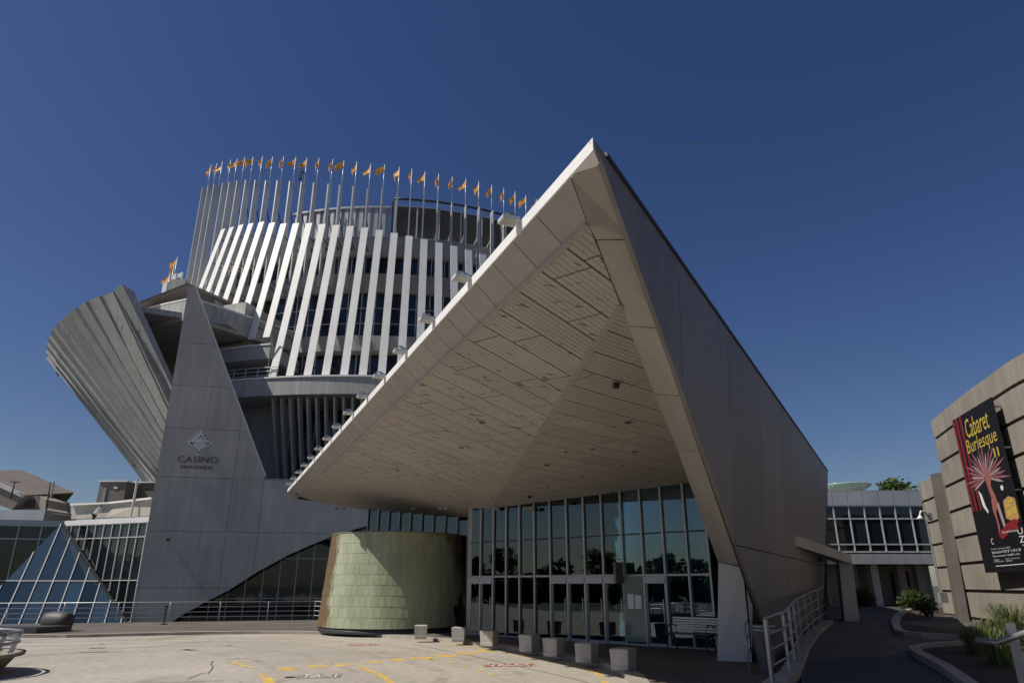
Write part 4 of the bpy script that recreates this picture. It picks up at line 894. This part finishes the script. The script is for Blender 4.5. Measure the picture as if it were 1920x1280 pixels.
# bench
p0 = atz(1262, 1216, AZ); p1 = atz(1344, 1222, AZ); bd = (p1 - p0).normalized(); bn = V((bd.y, -bd.x, 0)); 
if bn.y > 0: bn = -bn
bc = p0 + bd * .75 + bn * .25; bench = thing('park_bench', 'black metal bench with pale slatted back beside the white pier', 'bench', bc)
bp = lambda x, y, z: V((bc.x, bc.y, AZ)) + bd * x + bn * y + V((0, 0, z))
for k in range(6): b = MB(); b.bar(bp(-.72, -.25 - k * .012, .5 + k * .065), bp(.72, -.25 - k * .012, .5 + k * .065), .03, .045); b.build('back_slat', m_fwhite, bench)
for k in range(5): b = MB(); b.bar(bp(-.72, -.16 + k * .09, .44), bp(.72, -.16 + k * .09, .44), .075, .025); b.build('seat_slat', m_dark, bench)
for x in (-.6, .6):
    b = MB(); b.bar(bp(x, -.24, .42), bp(x, .24, .42), .04, .04); b.bar(bp(x, .16, .42), bp(x, .26, 0), .04, .04); b.bar(bp(x, -.1, .42), bp(x, -.26, 0), .04, .04); b.build('leg', m_dark, bench)
    b = MB(); b.tube([bp(x, -.24, .62), bp(x, -.05, .68), bp(x, .15, .64), bp(x, .2, .46)], .018, 6); b.build('armrest', m_dark, bench); b = MB(); b.bar(bp(x, -.24, .42), bp(x, -.33, .88), .04, .03); b.build('back_post', m_dark, bench)
# round planter with pipe guard, bottom left
pc = V((-12.4, 15.6, 0)); pl = thing('round_planter', 'round concrete planter topped by a curved galvanised pipe guard at the left edge', 'planter', pc)
b = MB(); b.lathe(pc, [(1.45, 0), (1.5, .02), (1.75, .36), (1.88, .36), (1.9, .42), (1.7, .42), (1.6, .3), (0, .3)], 40); b.build('bowl', m_rconc, pl, True)
b = MB(); b.lathe(pc + V((0, 0, .31)), [(1.6, 0), (1, .05), (0, .1)], 24); b.build('soil', m_soil, pl, True)
for z in (.62, .82): b = MB(); b.tube([pc + V((1.72 * math.cos(t * math.pi / 20), 1.72 * math.sin(t * math.pi / 20), z)) for t in range(41)], .035, 8); b.build('hoop', m_steel, pl, True)
for k in range(16): t = k * math.pi / 8; b = MB(); b.bar(pc + V((1.62 * math.cos(t), 1.62 * math.sin(t), .34)), pc + V((1.75 * math.cos(t), 1.75 * math.sin(t), .86)), .09, .025); b.build('stay', m_steel, pl)

# ------------------------------------------------------------------ right-hand side: walkway, beds, railing
def wz(y): return .108 + min(max(0, y - 12) * .04, .5)
def onwalk(u, v):
    p = atz(u, v, .11)
    for _ in range(8): p = atz(u, v, wz(p.y))
    return p
def sheet(name, pts, mat, dz=0, parent=None, thick=.05):
    b = MB(); b.prism([p + V((0, 0, dz)) for p in pts], (0, 0, -thick)); o = b.build(name, mat, parent); 
    if parent is None: struct(o)
    return o
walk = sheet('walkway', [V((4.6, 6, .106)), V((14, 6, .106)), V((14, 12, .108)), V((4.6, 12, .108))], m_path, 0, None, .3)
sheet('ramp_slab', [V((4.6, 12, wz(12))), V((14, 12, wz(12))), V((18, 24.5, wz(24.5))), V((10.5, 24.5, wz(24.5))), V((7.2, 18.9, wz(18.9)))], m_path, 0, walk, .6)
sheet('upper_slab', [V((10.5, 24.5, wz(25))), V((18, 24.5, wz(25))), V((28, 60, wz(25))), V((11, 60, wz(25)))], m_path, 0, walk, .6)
sheet('asphalt_strip', [onwalk(u, v) for u, v in ((1500, 1300), (1520, 1238), (1590, 1232), (1706, 1229), (1760, 1262), (1800, 1300))], m_asph, .008, walk, .02)
sheet('asphalt_strip', [onwalk(u, v) for u, v in ((1605, 1176), (1680, 1170), (1678, 1150), (1730, 1135), (1610, 1140))], m_asph, .008, walk, .02)
for k in range(4):
    v0 = 1180 + k * 12; sheet('path_slab', [onwalk(u, v) for u, v in ((1555 - k * 12, v0 + 11), (1672 + k * 5, v0 + 11), (1668 + k * 4, v0 + .6), (1566 - k * 11, v0 + .6))], m_path, .009, walk, .02)
bed1 = [onwalk(u, v) for u, v in ((1716, 1222), (1775, 1260), (1830, 1300))] + [V((13.5, 8, .11)), V((16.5, 16, .12)), onwalk(1925, 1212), onwalk(1815, 1214)]
bedo = sheet('planting_bed', bed1, m_soil, .07, None, .2)
bed2p = [(1800, 1197), (1700, 1192), (1682, 1180), (1680, 1165), (1692, 1152), (1720, 1142), (1790, 1140), (1845, 1180)]
bed2 = sheet('planting_bed', [onwalk(u, v) for u, v in bed2p], m_soil, .07, None, .2)
def kerbline(px, par, w=.22, h=.14):
    P = smooth_line([onwalk(u, v) for u, v in px], 3); a = offset(P, w / 2); c_ = offset(P, -w / 2)
    for i in range(len(P) - 1):
        b = MB(); b.prism([p + V((0, 0, h)) for p in (a[i], a[i].lerp(a[i + 1], .985), c_[i].lerp(c_[i + 1], .985), c_[i])], (0, 0, -h - .15)); b.build('kerb_stone', m_kerb, par)
kerbline([(1830, 1300), (1775, 1260), (1716, 1222), (1812, 1212)], bedo); kerbline([(1800, 1199), (1700, 1193), (1683, 1182), (1681, 1165), (1693, 1152), (1722, 1141)], bed2)
# walkway railing
RP = [p + V((0, 0, .04)) for p in (onwalk(1450, 1290), onwalk(1482, 1268), onwalk(1506, 1214), onwalk(1527, 1188), onwalk(1552, 1168))]
wr = thing('walkway_railing', 'galvanised flat-bar railing climbing along the shaded walkway', 'railing', RP[1])
for i in range(len(RP) - 1):
    L = (RP[i + 1] - RP[i]).length; n = max(1, int(L / 1.25)); d = (RP[i + 1] - RP[i]).normalized()
    for k in range(n):
        p = RP[i].lerp(RP[i + 1], k / n); b = MB(); b.bar(p, p + V((0, 0, 1.05)), .14, .05, d); b.build('post', m_steel, wr)
    for z in (.3, .55, .8): b = MB(); b.tube([RP[i] + V((0, 0, z)), RP[i + 1] + V((0, 0, z))], .02, 6); b.build('rail', m_steel, wr, True)
    b = MB(); b.tube([RP[i] + V((0, 0, 1.07)), RP[i + 1] + V((0, 0, 1.07))], .03, 8); b.build('handrail', m_steel, wr, True)
b = MB(); off_ = V((.15, -.07, 0))
for i in range(len(RP) - 1): b.prism([RP[i] + off_ + V((0, 0, .06)), RP[i + 1] + off_ + V((0, 0, .06)), RP[i + 1] - off_ + V((0, 0, .06)), RP[i] - off_ + V((0, 0, .06))], (0, 0, -.3))
b.build('rail_kerb', m_kerb, wr)
sr = thing('stair_railing', 'small dark tube railing against the foot of the white pier', 'railing', atz(1395, 1238, AZ))
P_ = [atz(1384, 1232, AZ) , atz(1410, 1234, AZ), atz(1406, 1262, AZ)]
for i in range(2):
    for z in (.3, .6, .9): b = MB(); b.tube([P_[i] + V((0, 0, z)), P_[i + 1] + V((0, 0, z))], .02, 6); b.build('rail', m_frame, sr, True)
for p in P_: b = MB(); b.tube([p, p + V((0, 0, .92))], .024, 6); b.build('post', m_frame, sr, True)
# litter bin
p = atz(1440, 1262, AZ); bn_ = thing('litter_bin', 'tall tapered galvanised litter bin at the head of the walkway railing', 'litter bin', p)
b = MB(); b.lathe(p, [(.15, 0), (.16, .02), (.235, .86), (.25, .88), (.25, .92), (.22, .92), (.2, .86), (0, .8)], 28); b.build('body', m_steel, bn_, True)
b = MB(); b.lathe(p, [(.238, .80), (.243, .80), (.246, .84), (.238, .84)], 28); b.build('band', m_frame, bn_, True)
# porch on the side wall
po_ = thing('side_porch', 'small grey flat porch with a slanting post on the canopy side wall', 'porch', aty(1545, 1160, 27))
a = onpl(1490, 1022, A, nw); c_ = aty(1598, 1056, 25.5); b = MB(); b.prism([a, c_, c_ + V((1.0, 2.6, 0)), a + V((1.0, 2.6, 0))], (0, 0, .3)); b.build('porch_roof', m_frame, po_)
b = MB(); b.prism([aty(1573, 1052, 25.6), aty(1598, 1052, 25.6), aty(1612, 1165, 25.6), aty(1584, 1165, 25.6)], (.3, .9, 0)); b.build('porch_post', m_frame, po_)
b = MB(); b.box(aty(1525, 1046, 24.8), (.5, .3, .22)); b.build('lamp', m_dark, po_)
# link building
LY = 42.0; link = thing('link_building', 'dark two-storey glazed link building closing the walkway', 'building', aty(1640, 1135, LY))
def lz(v): return aty(1640, v, LY).z
x0, x1 = aty(1480, 990, LY).x, aty(1800, 990, LY).x
zs = [lz(1034), lz(1020), lz(972), lz(948)]; nb = 11
def lbox(name, m, z0, z1, y0, y1, xa=x0, xb=x1): b = MB(); b.box(((xa + xb) / 2, (y0 + y1) / 2, (z0 + z1) / 2), (xb - xa, y1 - y0, z1 - z0)); return b.build(name, m, link)
for k in range(nb): w = (x1 - x0) / nb; lbox('fascia_panel', m_parapet, zs[3] + .02, lz(922), LY - .1, LY + .2, x0 + w * k + .012, x0 + w * (k + 1) - .012); lbox('sill_panel', m_parapet, lz(1057), zs[0] - .12, LY - .15, LY + .2, x0 + w * k + .012, x0 + w * (k + 1) - .012)
for k in range(nb):
    w = (x1 - x0) / nb
    for j in range(3): lbox('pane', m_win2, zs[j] + .03, zs[j + 1] - .03, LY, LY + .03, x0 + w * k + .04, x0 + w * (k + 1) - .04)
    lbox('mullion', m_fwhite, zs[0], zs[3], LY - .06, LY + .06, x0 + w * k - .035, x0 + w * k + .035)
for z in zs: lbox('transom', m_fwhite, z - .04, z + .04, LY - .05, LY + .05)
lbox('body', m_black, lz(1057), lz(924), LY + .25, LY + 8); lbox('roof', m_roof, lz(922), lz(922) + .1, LY - .1, LY + 8)
for u in (1560, 1600, 1640, 1690, 1725): x = aty(u, 1090, LY + 1).x; lbox('column', m_fwhite if u == 1640 else m_rconc, wz(40) - .3, lz(1057), LY + .8, LY + 1.3, x - .22, x + .22)
lbox('ground_wall', m_rconc, wz(40) - .4, lz(1057), LY + 4, LY + 4.3)
lbox('door', m_black, wz(40), lz(1068), LY + 3.9, LY + 3.99, aty(1673, 1090, LY + 4).x, aty(1705, 1090, LY + 4).x)
b = MB(); b.prism([V((12.2, 28.6, 0)), V((17.3, 41.6, 0)), V((8, 41.6, 0)), V((6, 31, 0))], (0, 0, 5.9)); b.build('side_wing', m_wallp, link)
sk_ = aty(1585, 921, 48); t_ = thing('skylight_dish', 'pale green glass skylight dish on the link roof', 'skylight', sk_)
b = MB(); b.lathe(sk_, [(0, .2), (1.1, .26), (1.7, .42), (1.72, .36), (1.1, .0), (.9, -.5)], 24); b.build('dish', m_green, t_, True); b = MB()
for k in range(16): t = k * math.pi / 8; b.bar(sk_ + V((1.1 * math.cos(t), 1.1 * math.sin(t), .28)), sk_ + V((1.7 * math.cos(t), 1.7 * math.sin(t), .44)), .04, .03)
b.build('rib', m_fwhite, t_)

# right concrete building
def curved(name, label, P, ztop, courses, zbase, lean, depth):
    th_ = thing(name, label, 'building', V((P[0].x, P[0].y, 0))); Q = smooth_line(P, 5); nrm = []
    z = ztop; first = True; base = P[0].copy()
    Nn = offset(Q, -1.0); Nn = [(b_ - a_) for a_, b_ in zip(Q, Nn)]          # unit normals
    if Nn[0].x > 0: Nn = [-x for x in Nn]
    k = 0
    while z > zbase:
        h = courses[0] if k == 0 else courses[1]; z0 = max(z - h, zbase)
        for lo, hi, rec, nm in ((z0 + .1, z, 0, 'course'), (z0, z0 + .1, .07, 'groove')):
            b = MB(); f_ = lambda i, zz, r: Q[i] + Nn[i] * (lean * (zz - ztop) / 8 - r) + V((0, 0, zz - Q[i].z))
            for i in range(len(Q) - 1):
                c4 = [f_(i, lo, rec), f_(i + 1, lo, rec), f_(i + 1, hi, rec), f_(i, hi, rec)]; b.add(c4 + [x + V((depth, 0, 0)) for x in c4], [(0, 1, 2, 3), (7, 6, 5, 4), (1, 0, 4, 5), (3, 2, 6, 7)] + ([(0, 3, 7, 4)] if i == 0 else []) + ([(1, 5, 6, 2)] if i == len(Q) - 2 else []))
            b.build(nm, m_rconc if nm == 'course' else m_joint, th_)
        z = z0; k += 1
    return th_
RBP = [atz(u, v, 7.5) for u, v in ((1745, 790), (1794, 749), (1850, 707.5), (1920, 660.6))] + [V((13.1, 13, 7.5)), V((13.6, 8, 7.5))]
rbld = curved('curved_building', 'near curved building of grooved tan concrete carrying the show banner', RBP, 7.5, (.72, .87), -.1, 0, 6)
b2 = [V((19.5, 36, 5.9)), V((17.6, 31.5, 5.9)), V((16.9, 28.6, 5.9)), V((16.6, 26.8, 5.9))]
b2p = [aty(1722, 905, 33), aty(1728, 899, 31), aty(1745, 890, 29.3), aty(1762, 886, 28)]
zz_ = b2p[2].z; b2p = [atz(u, v, zz_) for u, v in ((1722, 908), (1732, 901), (1746, 893), (1765, 886))]
rb2 = curved('curved_building', 'farther curved concrete building piece with a wall lamp beside the shaded walkway', [b2p[0] + V((3, 5, 0))] + b2p, zz_, (.9, .95), -.1, 0, 5)
b = MB(); b.prism([aty(1744, 889, 25.6), aty(1768, 884, 25.3), aty(1822, 1185, 25.3), aty(1796, 1178, 25.6)], (1.4, .9, 0)); pil = b.build('pilaster', M('dark_concrete', (.13, .115, .10), .9, .2, .8, .1, streak=.2, bump=.3), rb2); pil['label'] = 'darker smooth concrete pilaster'
b = MB(); p = aty(1737, 975, 29.6); q = aty(1768, 1120, 29.6); b.tube([p, q], .03, 6); b.box(q, (.3, .2, .4)); b.build('conduit', m_frame, rb2)
lp = thing('wall_lamp', 'white swan-neck wall lamp on the farther curved concrete building', 'lamp', aty(1740, 968, 29.5)); p = V(lp.location)
b = MB(); b.tube([p, p + V((-.15, -.1, .2)), p + V((-.38, -.2, .2)), p + V((-.48, -.25, .02))], .035, 8); b.build('arm', m_trim, lp, True); b = MB(); b.lathe(p + V((-.48, -.25, -.12)), [(.03, .16), (.07, .1), (.17, 0), (.15, 0), (.03, .09)], 16); b.build('shade', m_trim, lp, True)
b = MB(); b.box(p + V((.06, 0, 0)), (.16, .16, .3)); b.build('box', m_frame, lp)

# show banner on the near building
TL = aty(1793, 788, 21.45); TR_ = aty(1867, 747, 18.55); TR_.z = TL.z; bax = (TR_ - TL).normalized(); BW = (TR_ - TL).length; bup = V((0, 0, 1)); BLp = aty(1859, 1073, 21.3); BH = TL.z - BLp.z
bnn = bax.cross(bup)
if bnn.x > 0: bnn = -bnn
ban = thing('show_banner', 'tall black show banner with gold title and pink feather fan on the concrete wall', 'banner', V((TL.x, TL.y, BLp.z)))
lean_ = V((.05, 0, 0))
def bp3(x, y, off=0): return TL + bnn * (.12 + off) + bax * (x * BW) - bup * (y * BH)
b = MB(); b.prism([bp3(0, 0), bp3(1, 0), bp3(1, 1), bp3(0, 1)], bnn * -.05); panel = b.build('panel', flat('banner_black', (.012, .011, .013), .35), ban)
for y in (.05, .3, .55, .8):
    for x in (.06, .94): b = MB(); b.bar(bp3(x, y, -.05), bp3(x, y, -.28), .05, .05); b.build('fixing', m_steel, ban)
m_gold = flat('gold_ink', (.55, .40, .06)); m_red = flat('red_ink', (.22, .015, .02)); m_pink = flat('pink_ink', (.27, .10, .12)); m_pale = flat('pale_ink', (.36, .28, .29)); m_wink = flat('white_ink', (.72, .72, .72)); m_glow = flat('amber_ink', (.45, .27, .10)); m_body = flat('rose_ink', (.32, .11, .09))
def art(name, pts, mat, off): b = MB(); b.prism([bp3(x, y, off) for x, y in pts], bnn * .0015); b.build(name, mat, panel)
def btext(t, x, y, w, h, m, off=.004, shear=0): text('lettering', t, m, panel, bp3(x, y, off), bax, bup, w * BW, h * BH, .001, shear)
for i, x in enumerate((.0, .085, .19)): art('curtain_stripe', [(x, .0 if i else .02), (x + .045, 0), (x + .05 + .012, .62), (x + .02, .62)], m_red, .003)
btext('Cabaret', .29, .165, .56, .125, m_gold, shear=.15); btext('Burlesque', .22, .285, .72, .115, m_gold, shear=.15); btext('II', .80, .345, .11, .055, m_gold)
cx_, cy_ = .52, .44
for k in range(22):
    t = R(-200 + k * 220 / 21); r1 = .30 + .06 * ((k * 7) % 3); w = .016; ca, sa = math.cos(t), math.sin(t)
    P_ = lambda r, s: (cx_ + r * ca * 1.25 - s * sa, cy_ - r * sa * -.52 + s * ca * .5)
    art('feather', [P_(.04, -.006), P_(r1 * .7, -w), P_(r1, 0), P_(r1 * .7, w), P_(.04, .006)], m_pink if k % 3 else m_pale, .004 + (k % 4) * .0006)
art('figure', [(.50, .345), (.54, .34), (.56, .36), (.545, .385), (.60, .41), (.62, .45), (.58, .50), (.63, .56), (.64, .60), (.56, .66), (.57, .74), (.555, .775), (.53, .775), (.53, .70), (.50, .63), (.53, .56), (.505, .50), (.49, .45), (.48, .41), (.515, .385)], m_body, .009)
art('figure_leg', [(.60, .60), (.66, .60), (.70, .745), (.655, .76)], m_pale, .009)
art('glove', [(.27, .50), (.33, .53), (.36, .60), (.40, .64), (.38, .65), (.30, .60)], m_wink, .009)
art('skyline_glow', [(.76, .60), (.88, .58), (1, .60), (1, .71), (.9, .73), (.74, .70)], m_glow, .007)
for x, y, w, h in ((.78, .625, .1, .012), (.84, .605, .1, .01), (.9, .65, .08, .03), (.79, .66, .09, .03)): art('skyline', [(x, y), (x + w, y - .004), (x + w, y + h), (x, y + h)], m_gold, .0095)
art('moon', [(.80 + .028 * math.cos(t * .52), .525 + .016 * math.sin(t * .52)) for t in range(12)], m_wink, .007)
art('ribbon', [(.50, .77), (.60, .76), (.75, .725), (.90, .71), (.99, .73), (.93, .745), (.95, .775), (.80, .765), (.66, .80), (.58, .815), (.53, .80)], m_red, .011)
btext('Mise en scène Scarlett James', .60, .785, .30, .018, m_wink, .014)
btext('C', .30, .835, .05, .035, m_wink)
btext('À partir du 6 mars 2020', .26, .868, .42, .011, m_wink); btext('Spectacle 67,50 $* à 20 h 30', .26, .893, .62, .019, m_wink); btext('Souper-spectacle 118,63$* à 18 h', .26, .912, .58, .013, m_wink)
btext('Casino', .27, .93, .12, .008, m_wink); btext('514 392-2746', .27, .941, .2, .007, m_wink); btext('Groupes et Communauté', .52, .93, .3, .008, m_wink); btext('1 800 665', .52, .941, .14, .007, m_wink)
art('rule', [(.28, .962), (1, .957), (1, .961), (.28, .966)], m_wink, .005)
btext('U', .90, .80, .1, .035, m_wink); btext('Z', .90, .845, .1, .036, m_wink); btext('T', .93, .877, .07, .02, m_wink)

# handrail at the lower right
hr = thing('handrail', 'bent galvanised handrail on a flat post at the right edge', 'handrail', onwalk(1905, 1290))
ha = aty(1832, 1199, 9.3); hb = aty(1872, 1204, 9.0); hc = aty(1960, 1172, 8.2)
b = MB(); b.tube([ha, hb, hb.lerp(hc, .05), hc], .035, 10); b.build('rail', m_steel, hr, True)
b = MB(); p = aty(1903, 1210, 8.8); b.bar(V((p.x, p.y, .1)), p + V((0, 0, .25)), .1, .025, (1, -.3, 0)); b.bar(V((p.x + .25, p.y, .1)), V((p.x + .25, p.y, p.z - .1)), .08, .04); b.build('post', m_steel, hr)

# ------------------------------------------------------------------ vegetation
def leaf_cloud(centers, n, size, seed, flat_=.6):
    rnd = random.Random(seed); b = MB()
    for _ in range(n):
        c, r = centers[rnd.randrange(len(centers))]; d = V((rnd.gauss(0, 1), rnd.gauss(0, 1), rnd.gauss(0, 1))).normalized() * r * rnd.uniform(.45, 1.05); d.z *= .8; p = V(c) + d
        x = V((rnd.gauss(0, 1), rnd.gauss(0, 1), rnd.gauss(0, .6))).normalized(); y = x.orthogonal().normalized(); y.rotate(Matrix.Rotation(rnd.uniform(0, 6.28), 3, x)); s = size * rnd.uniform(.6, 1.3)
        b.quad(p - x * s, p + y * s * .45, p + x * s, p - y * s * .45)
    return b
def make_tree(h, seed, n=2600):
    rnd = random.Random(seed); tr_ = MB(); tr_.tube([(0, 0, 0), (.1, .05, h * .25), (.05, -.05, h * .5), (.1, 0, h * .75)], h * .022, 8, h * .008); cs = []
    for k in range(9):
        t = rnd.uniform(0, 6.28); z = h * rnd.uniform(.3, .62); r = h * rnd.uniform(.14, .26); q = V((r * math.cos(t), r * math.sin(t), z + h * rnd.uniform(.06, .22))); tr_.tube([(.05, 0, z), V((.05, 0, z)).lerp(q, .5) + V((0, 0, .1)), q], h * .009, 5, h * .003); cs.append((q, h * rnd.uniform(.1, .17)))
    for k in range(7): t = rnd.uniform(0, 6.28); cs.append((V((h * .12 * math.cos(t), h * .12 * math.sin(t), h * rnd.uniform(.62, .9))), h * rnd.uniform(.09, .15)))
    return tr_, leaf_cloud(cs, n, h * .028, seed + 50)
protos = []
for s_ in range(3):
    a, c_ = make_tree(9, s_); ta = a.build('trunk', m_bark, None, True, local=True); tc_ = c_.build('crown', (m_leaf, m_leaf2, m_leaf)[s_], None, local=True); protos.append((ta.data, tc_.data)); bpy.data.objects.remove(ta); bpy.data.objects.remove(tc_)
def put_tree(loc, sc, k, label, group=None):
    t_ = thing('tree', label, 'tree', loc, group, random.uniform(0, 6.28)); t_.scale = (sc, sc, sc)
    for nm, me in zip(('trunk', 'crown'), protos[k % 3]): o = bpy.data.objects.new(nm, me); COL.objects.link(o); o.parent = t_
p = aty(1695, 916, 66); put_tree(V((p.x, p.y, .3)), (aty(1695, 890, 66).z - .3) / 9, 0, 'green tree crown showing over the link building roof')
for i in range(7):
    put_tree(V((-66 - random.uniform(0, 6), -50 + i * 11 + random.uniform(-2, 2), -.65)), random.uniform(.75, .95), i, 'dark leafy tree mirrored in the entrance glass', 'trees mirrored in the glass')
wc = [(V((-80 - random.uniform(0, 9), -75 + i * 2.0, random.uniform(.6, 4.4))), random.uniform(1.8, 3.0)) for i in range(62)] + [(V((-78 - random.uniform(0, 6), -75 + i * 1.6, random.uniform(.2, 1.6))), 2.2) for i in range(78)]
wood = leaf_cloud(wc, 16000, .75, 77).build('distant_wood', m_leaf2, None, origin=(-84, -14, -.7)); tag(wood, 'dark wood across the drive mirrored in the glass', 'wood', kind='stuff')
def shrub(loc, r, n, seed, label, mat):
    b = leaf_cloud([(V((random.uniform(-r, r) * .5, random.uniform(-r, r) * .5, r * random.uniform(.4, .9))), r * .6) for _ in range(6)], n, r * .12, seed)
    t_ = thing('shrub', label, 'shrub', loc); b.build('foliage', mat, t_, local=True); st = MB()
    for k in range(5): t = k * 1.26; st.tube([(0, 0, 0), (r * .4 * math.cos(t), r * .4 * math.sin(t), r * .8)], .03, 5, .012)
    st.build('stem', m_bark, t_, local=True)
shrub(onwalk(1722, 1146) + V((0, 0, .05)), .75, 900, 3, 'dark round shrub at the back of the curved planting bed', m_leaf)
shrub(onwalk(1740, 1160) + V((0, 0, .05)), .55, 500, 4, 'small shrub in the curved planting bed', m_leaf2)
shrub(V((aty(1620, 1130, 42.5).x, 42.5, wz(40))), .8, 700, 5, 'low shrub between the columns of the link building', m_leaf2)
def grass(loc, n, h, seed, label):
    rnd = random.Random(seed); b = MB()
    for _ in range(n):
        t = rnd.uniform(0, 6.28); rr_ = rnd.uniform(0, .25); p = V((rr_ * math.cos(t), rr_ * math.sin(t), 0)); d = V((math.cos(t), math.sin(t), 0)) * rnd.uniform(.15, .65) * h; hh = h * rnd.uniform(.6, 1.1); s = V((-math.sin(t), math.cos(t), 0)) * .009
        q = [p, p + d * .25 + V((0, 0, hh * .6)), p + d * .65 + V((0, 0, hh * .92)), p + d * 1.1 + V((0, 0, hh * .8))]
        b.add([q[0] - s, q[0] + s, q[1] - s, q[1] + s, q[2] - s * .7, q[2] + s * .7, q[3]], [(0, 1, 3, 2), (2, 3, 5, 4), (4, 5, 6)])
    o = b.build('ornamental_grass', m_grass, None, local=True); o.location = loc; tag(o, label, 'grass clump', 'grass clumps in the bed')
for i, (u, v, h, lb) in enumerate(((1905, 1215, .95, 'tallest arching grass clump, sunlit at the right edge'), (1868, 1224, .7, 'arching grass clump next to the pilaster foot'), (1838, 1232, .6, 'leftmost low grass clump in the near bed'), (1880, 1255, .7, 'grass clump in front beside the handrail'))): grass(onwalk(u, v) + V((0, 0, .07)), 260, h, 20 + i, lb)
# gull in the sky
p = aty(1303, 270, 60); b = MB(); gl = V((p.x, p.y, p.z))
b.add([gl + V(q) * .55 for q in ((-.9, 0, .12), (-.4, -.1, .22), (0, -.16, 0), (.4, -.1, .22), (.9, 0, .12), (.35, .12, .2), (0, .3, .02), (-.35, .12, .2), (0, 0, -.1), (0, -.4, 0))], [(0, 1, 7), (1, 2, 6, 7), (3, 4, 5), (2, 3, 5, 6), (2, 8, 6), (1, 2, 9), (3, 2, 9), (2, 8, 9)])
tag(b.build('gull', m_frame, None, origin=gl), 'tiny gull gliding in the deep blue sky right of the peak', 'bird')
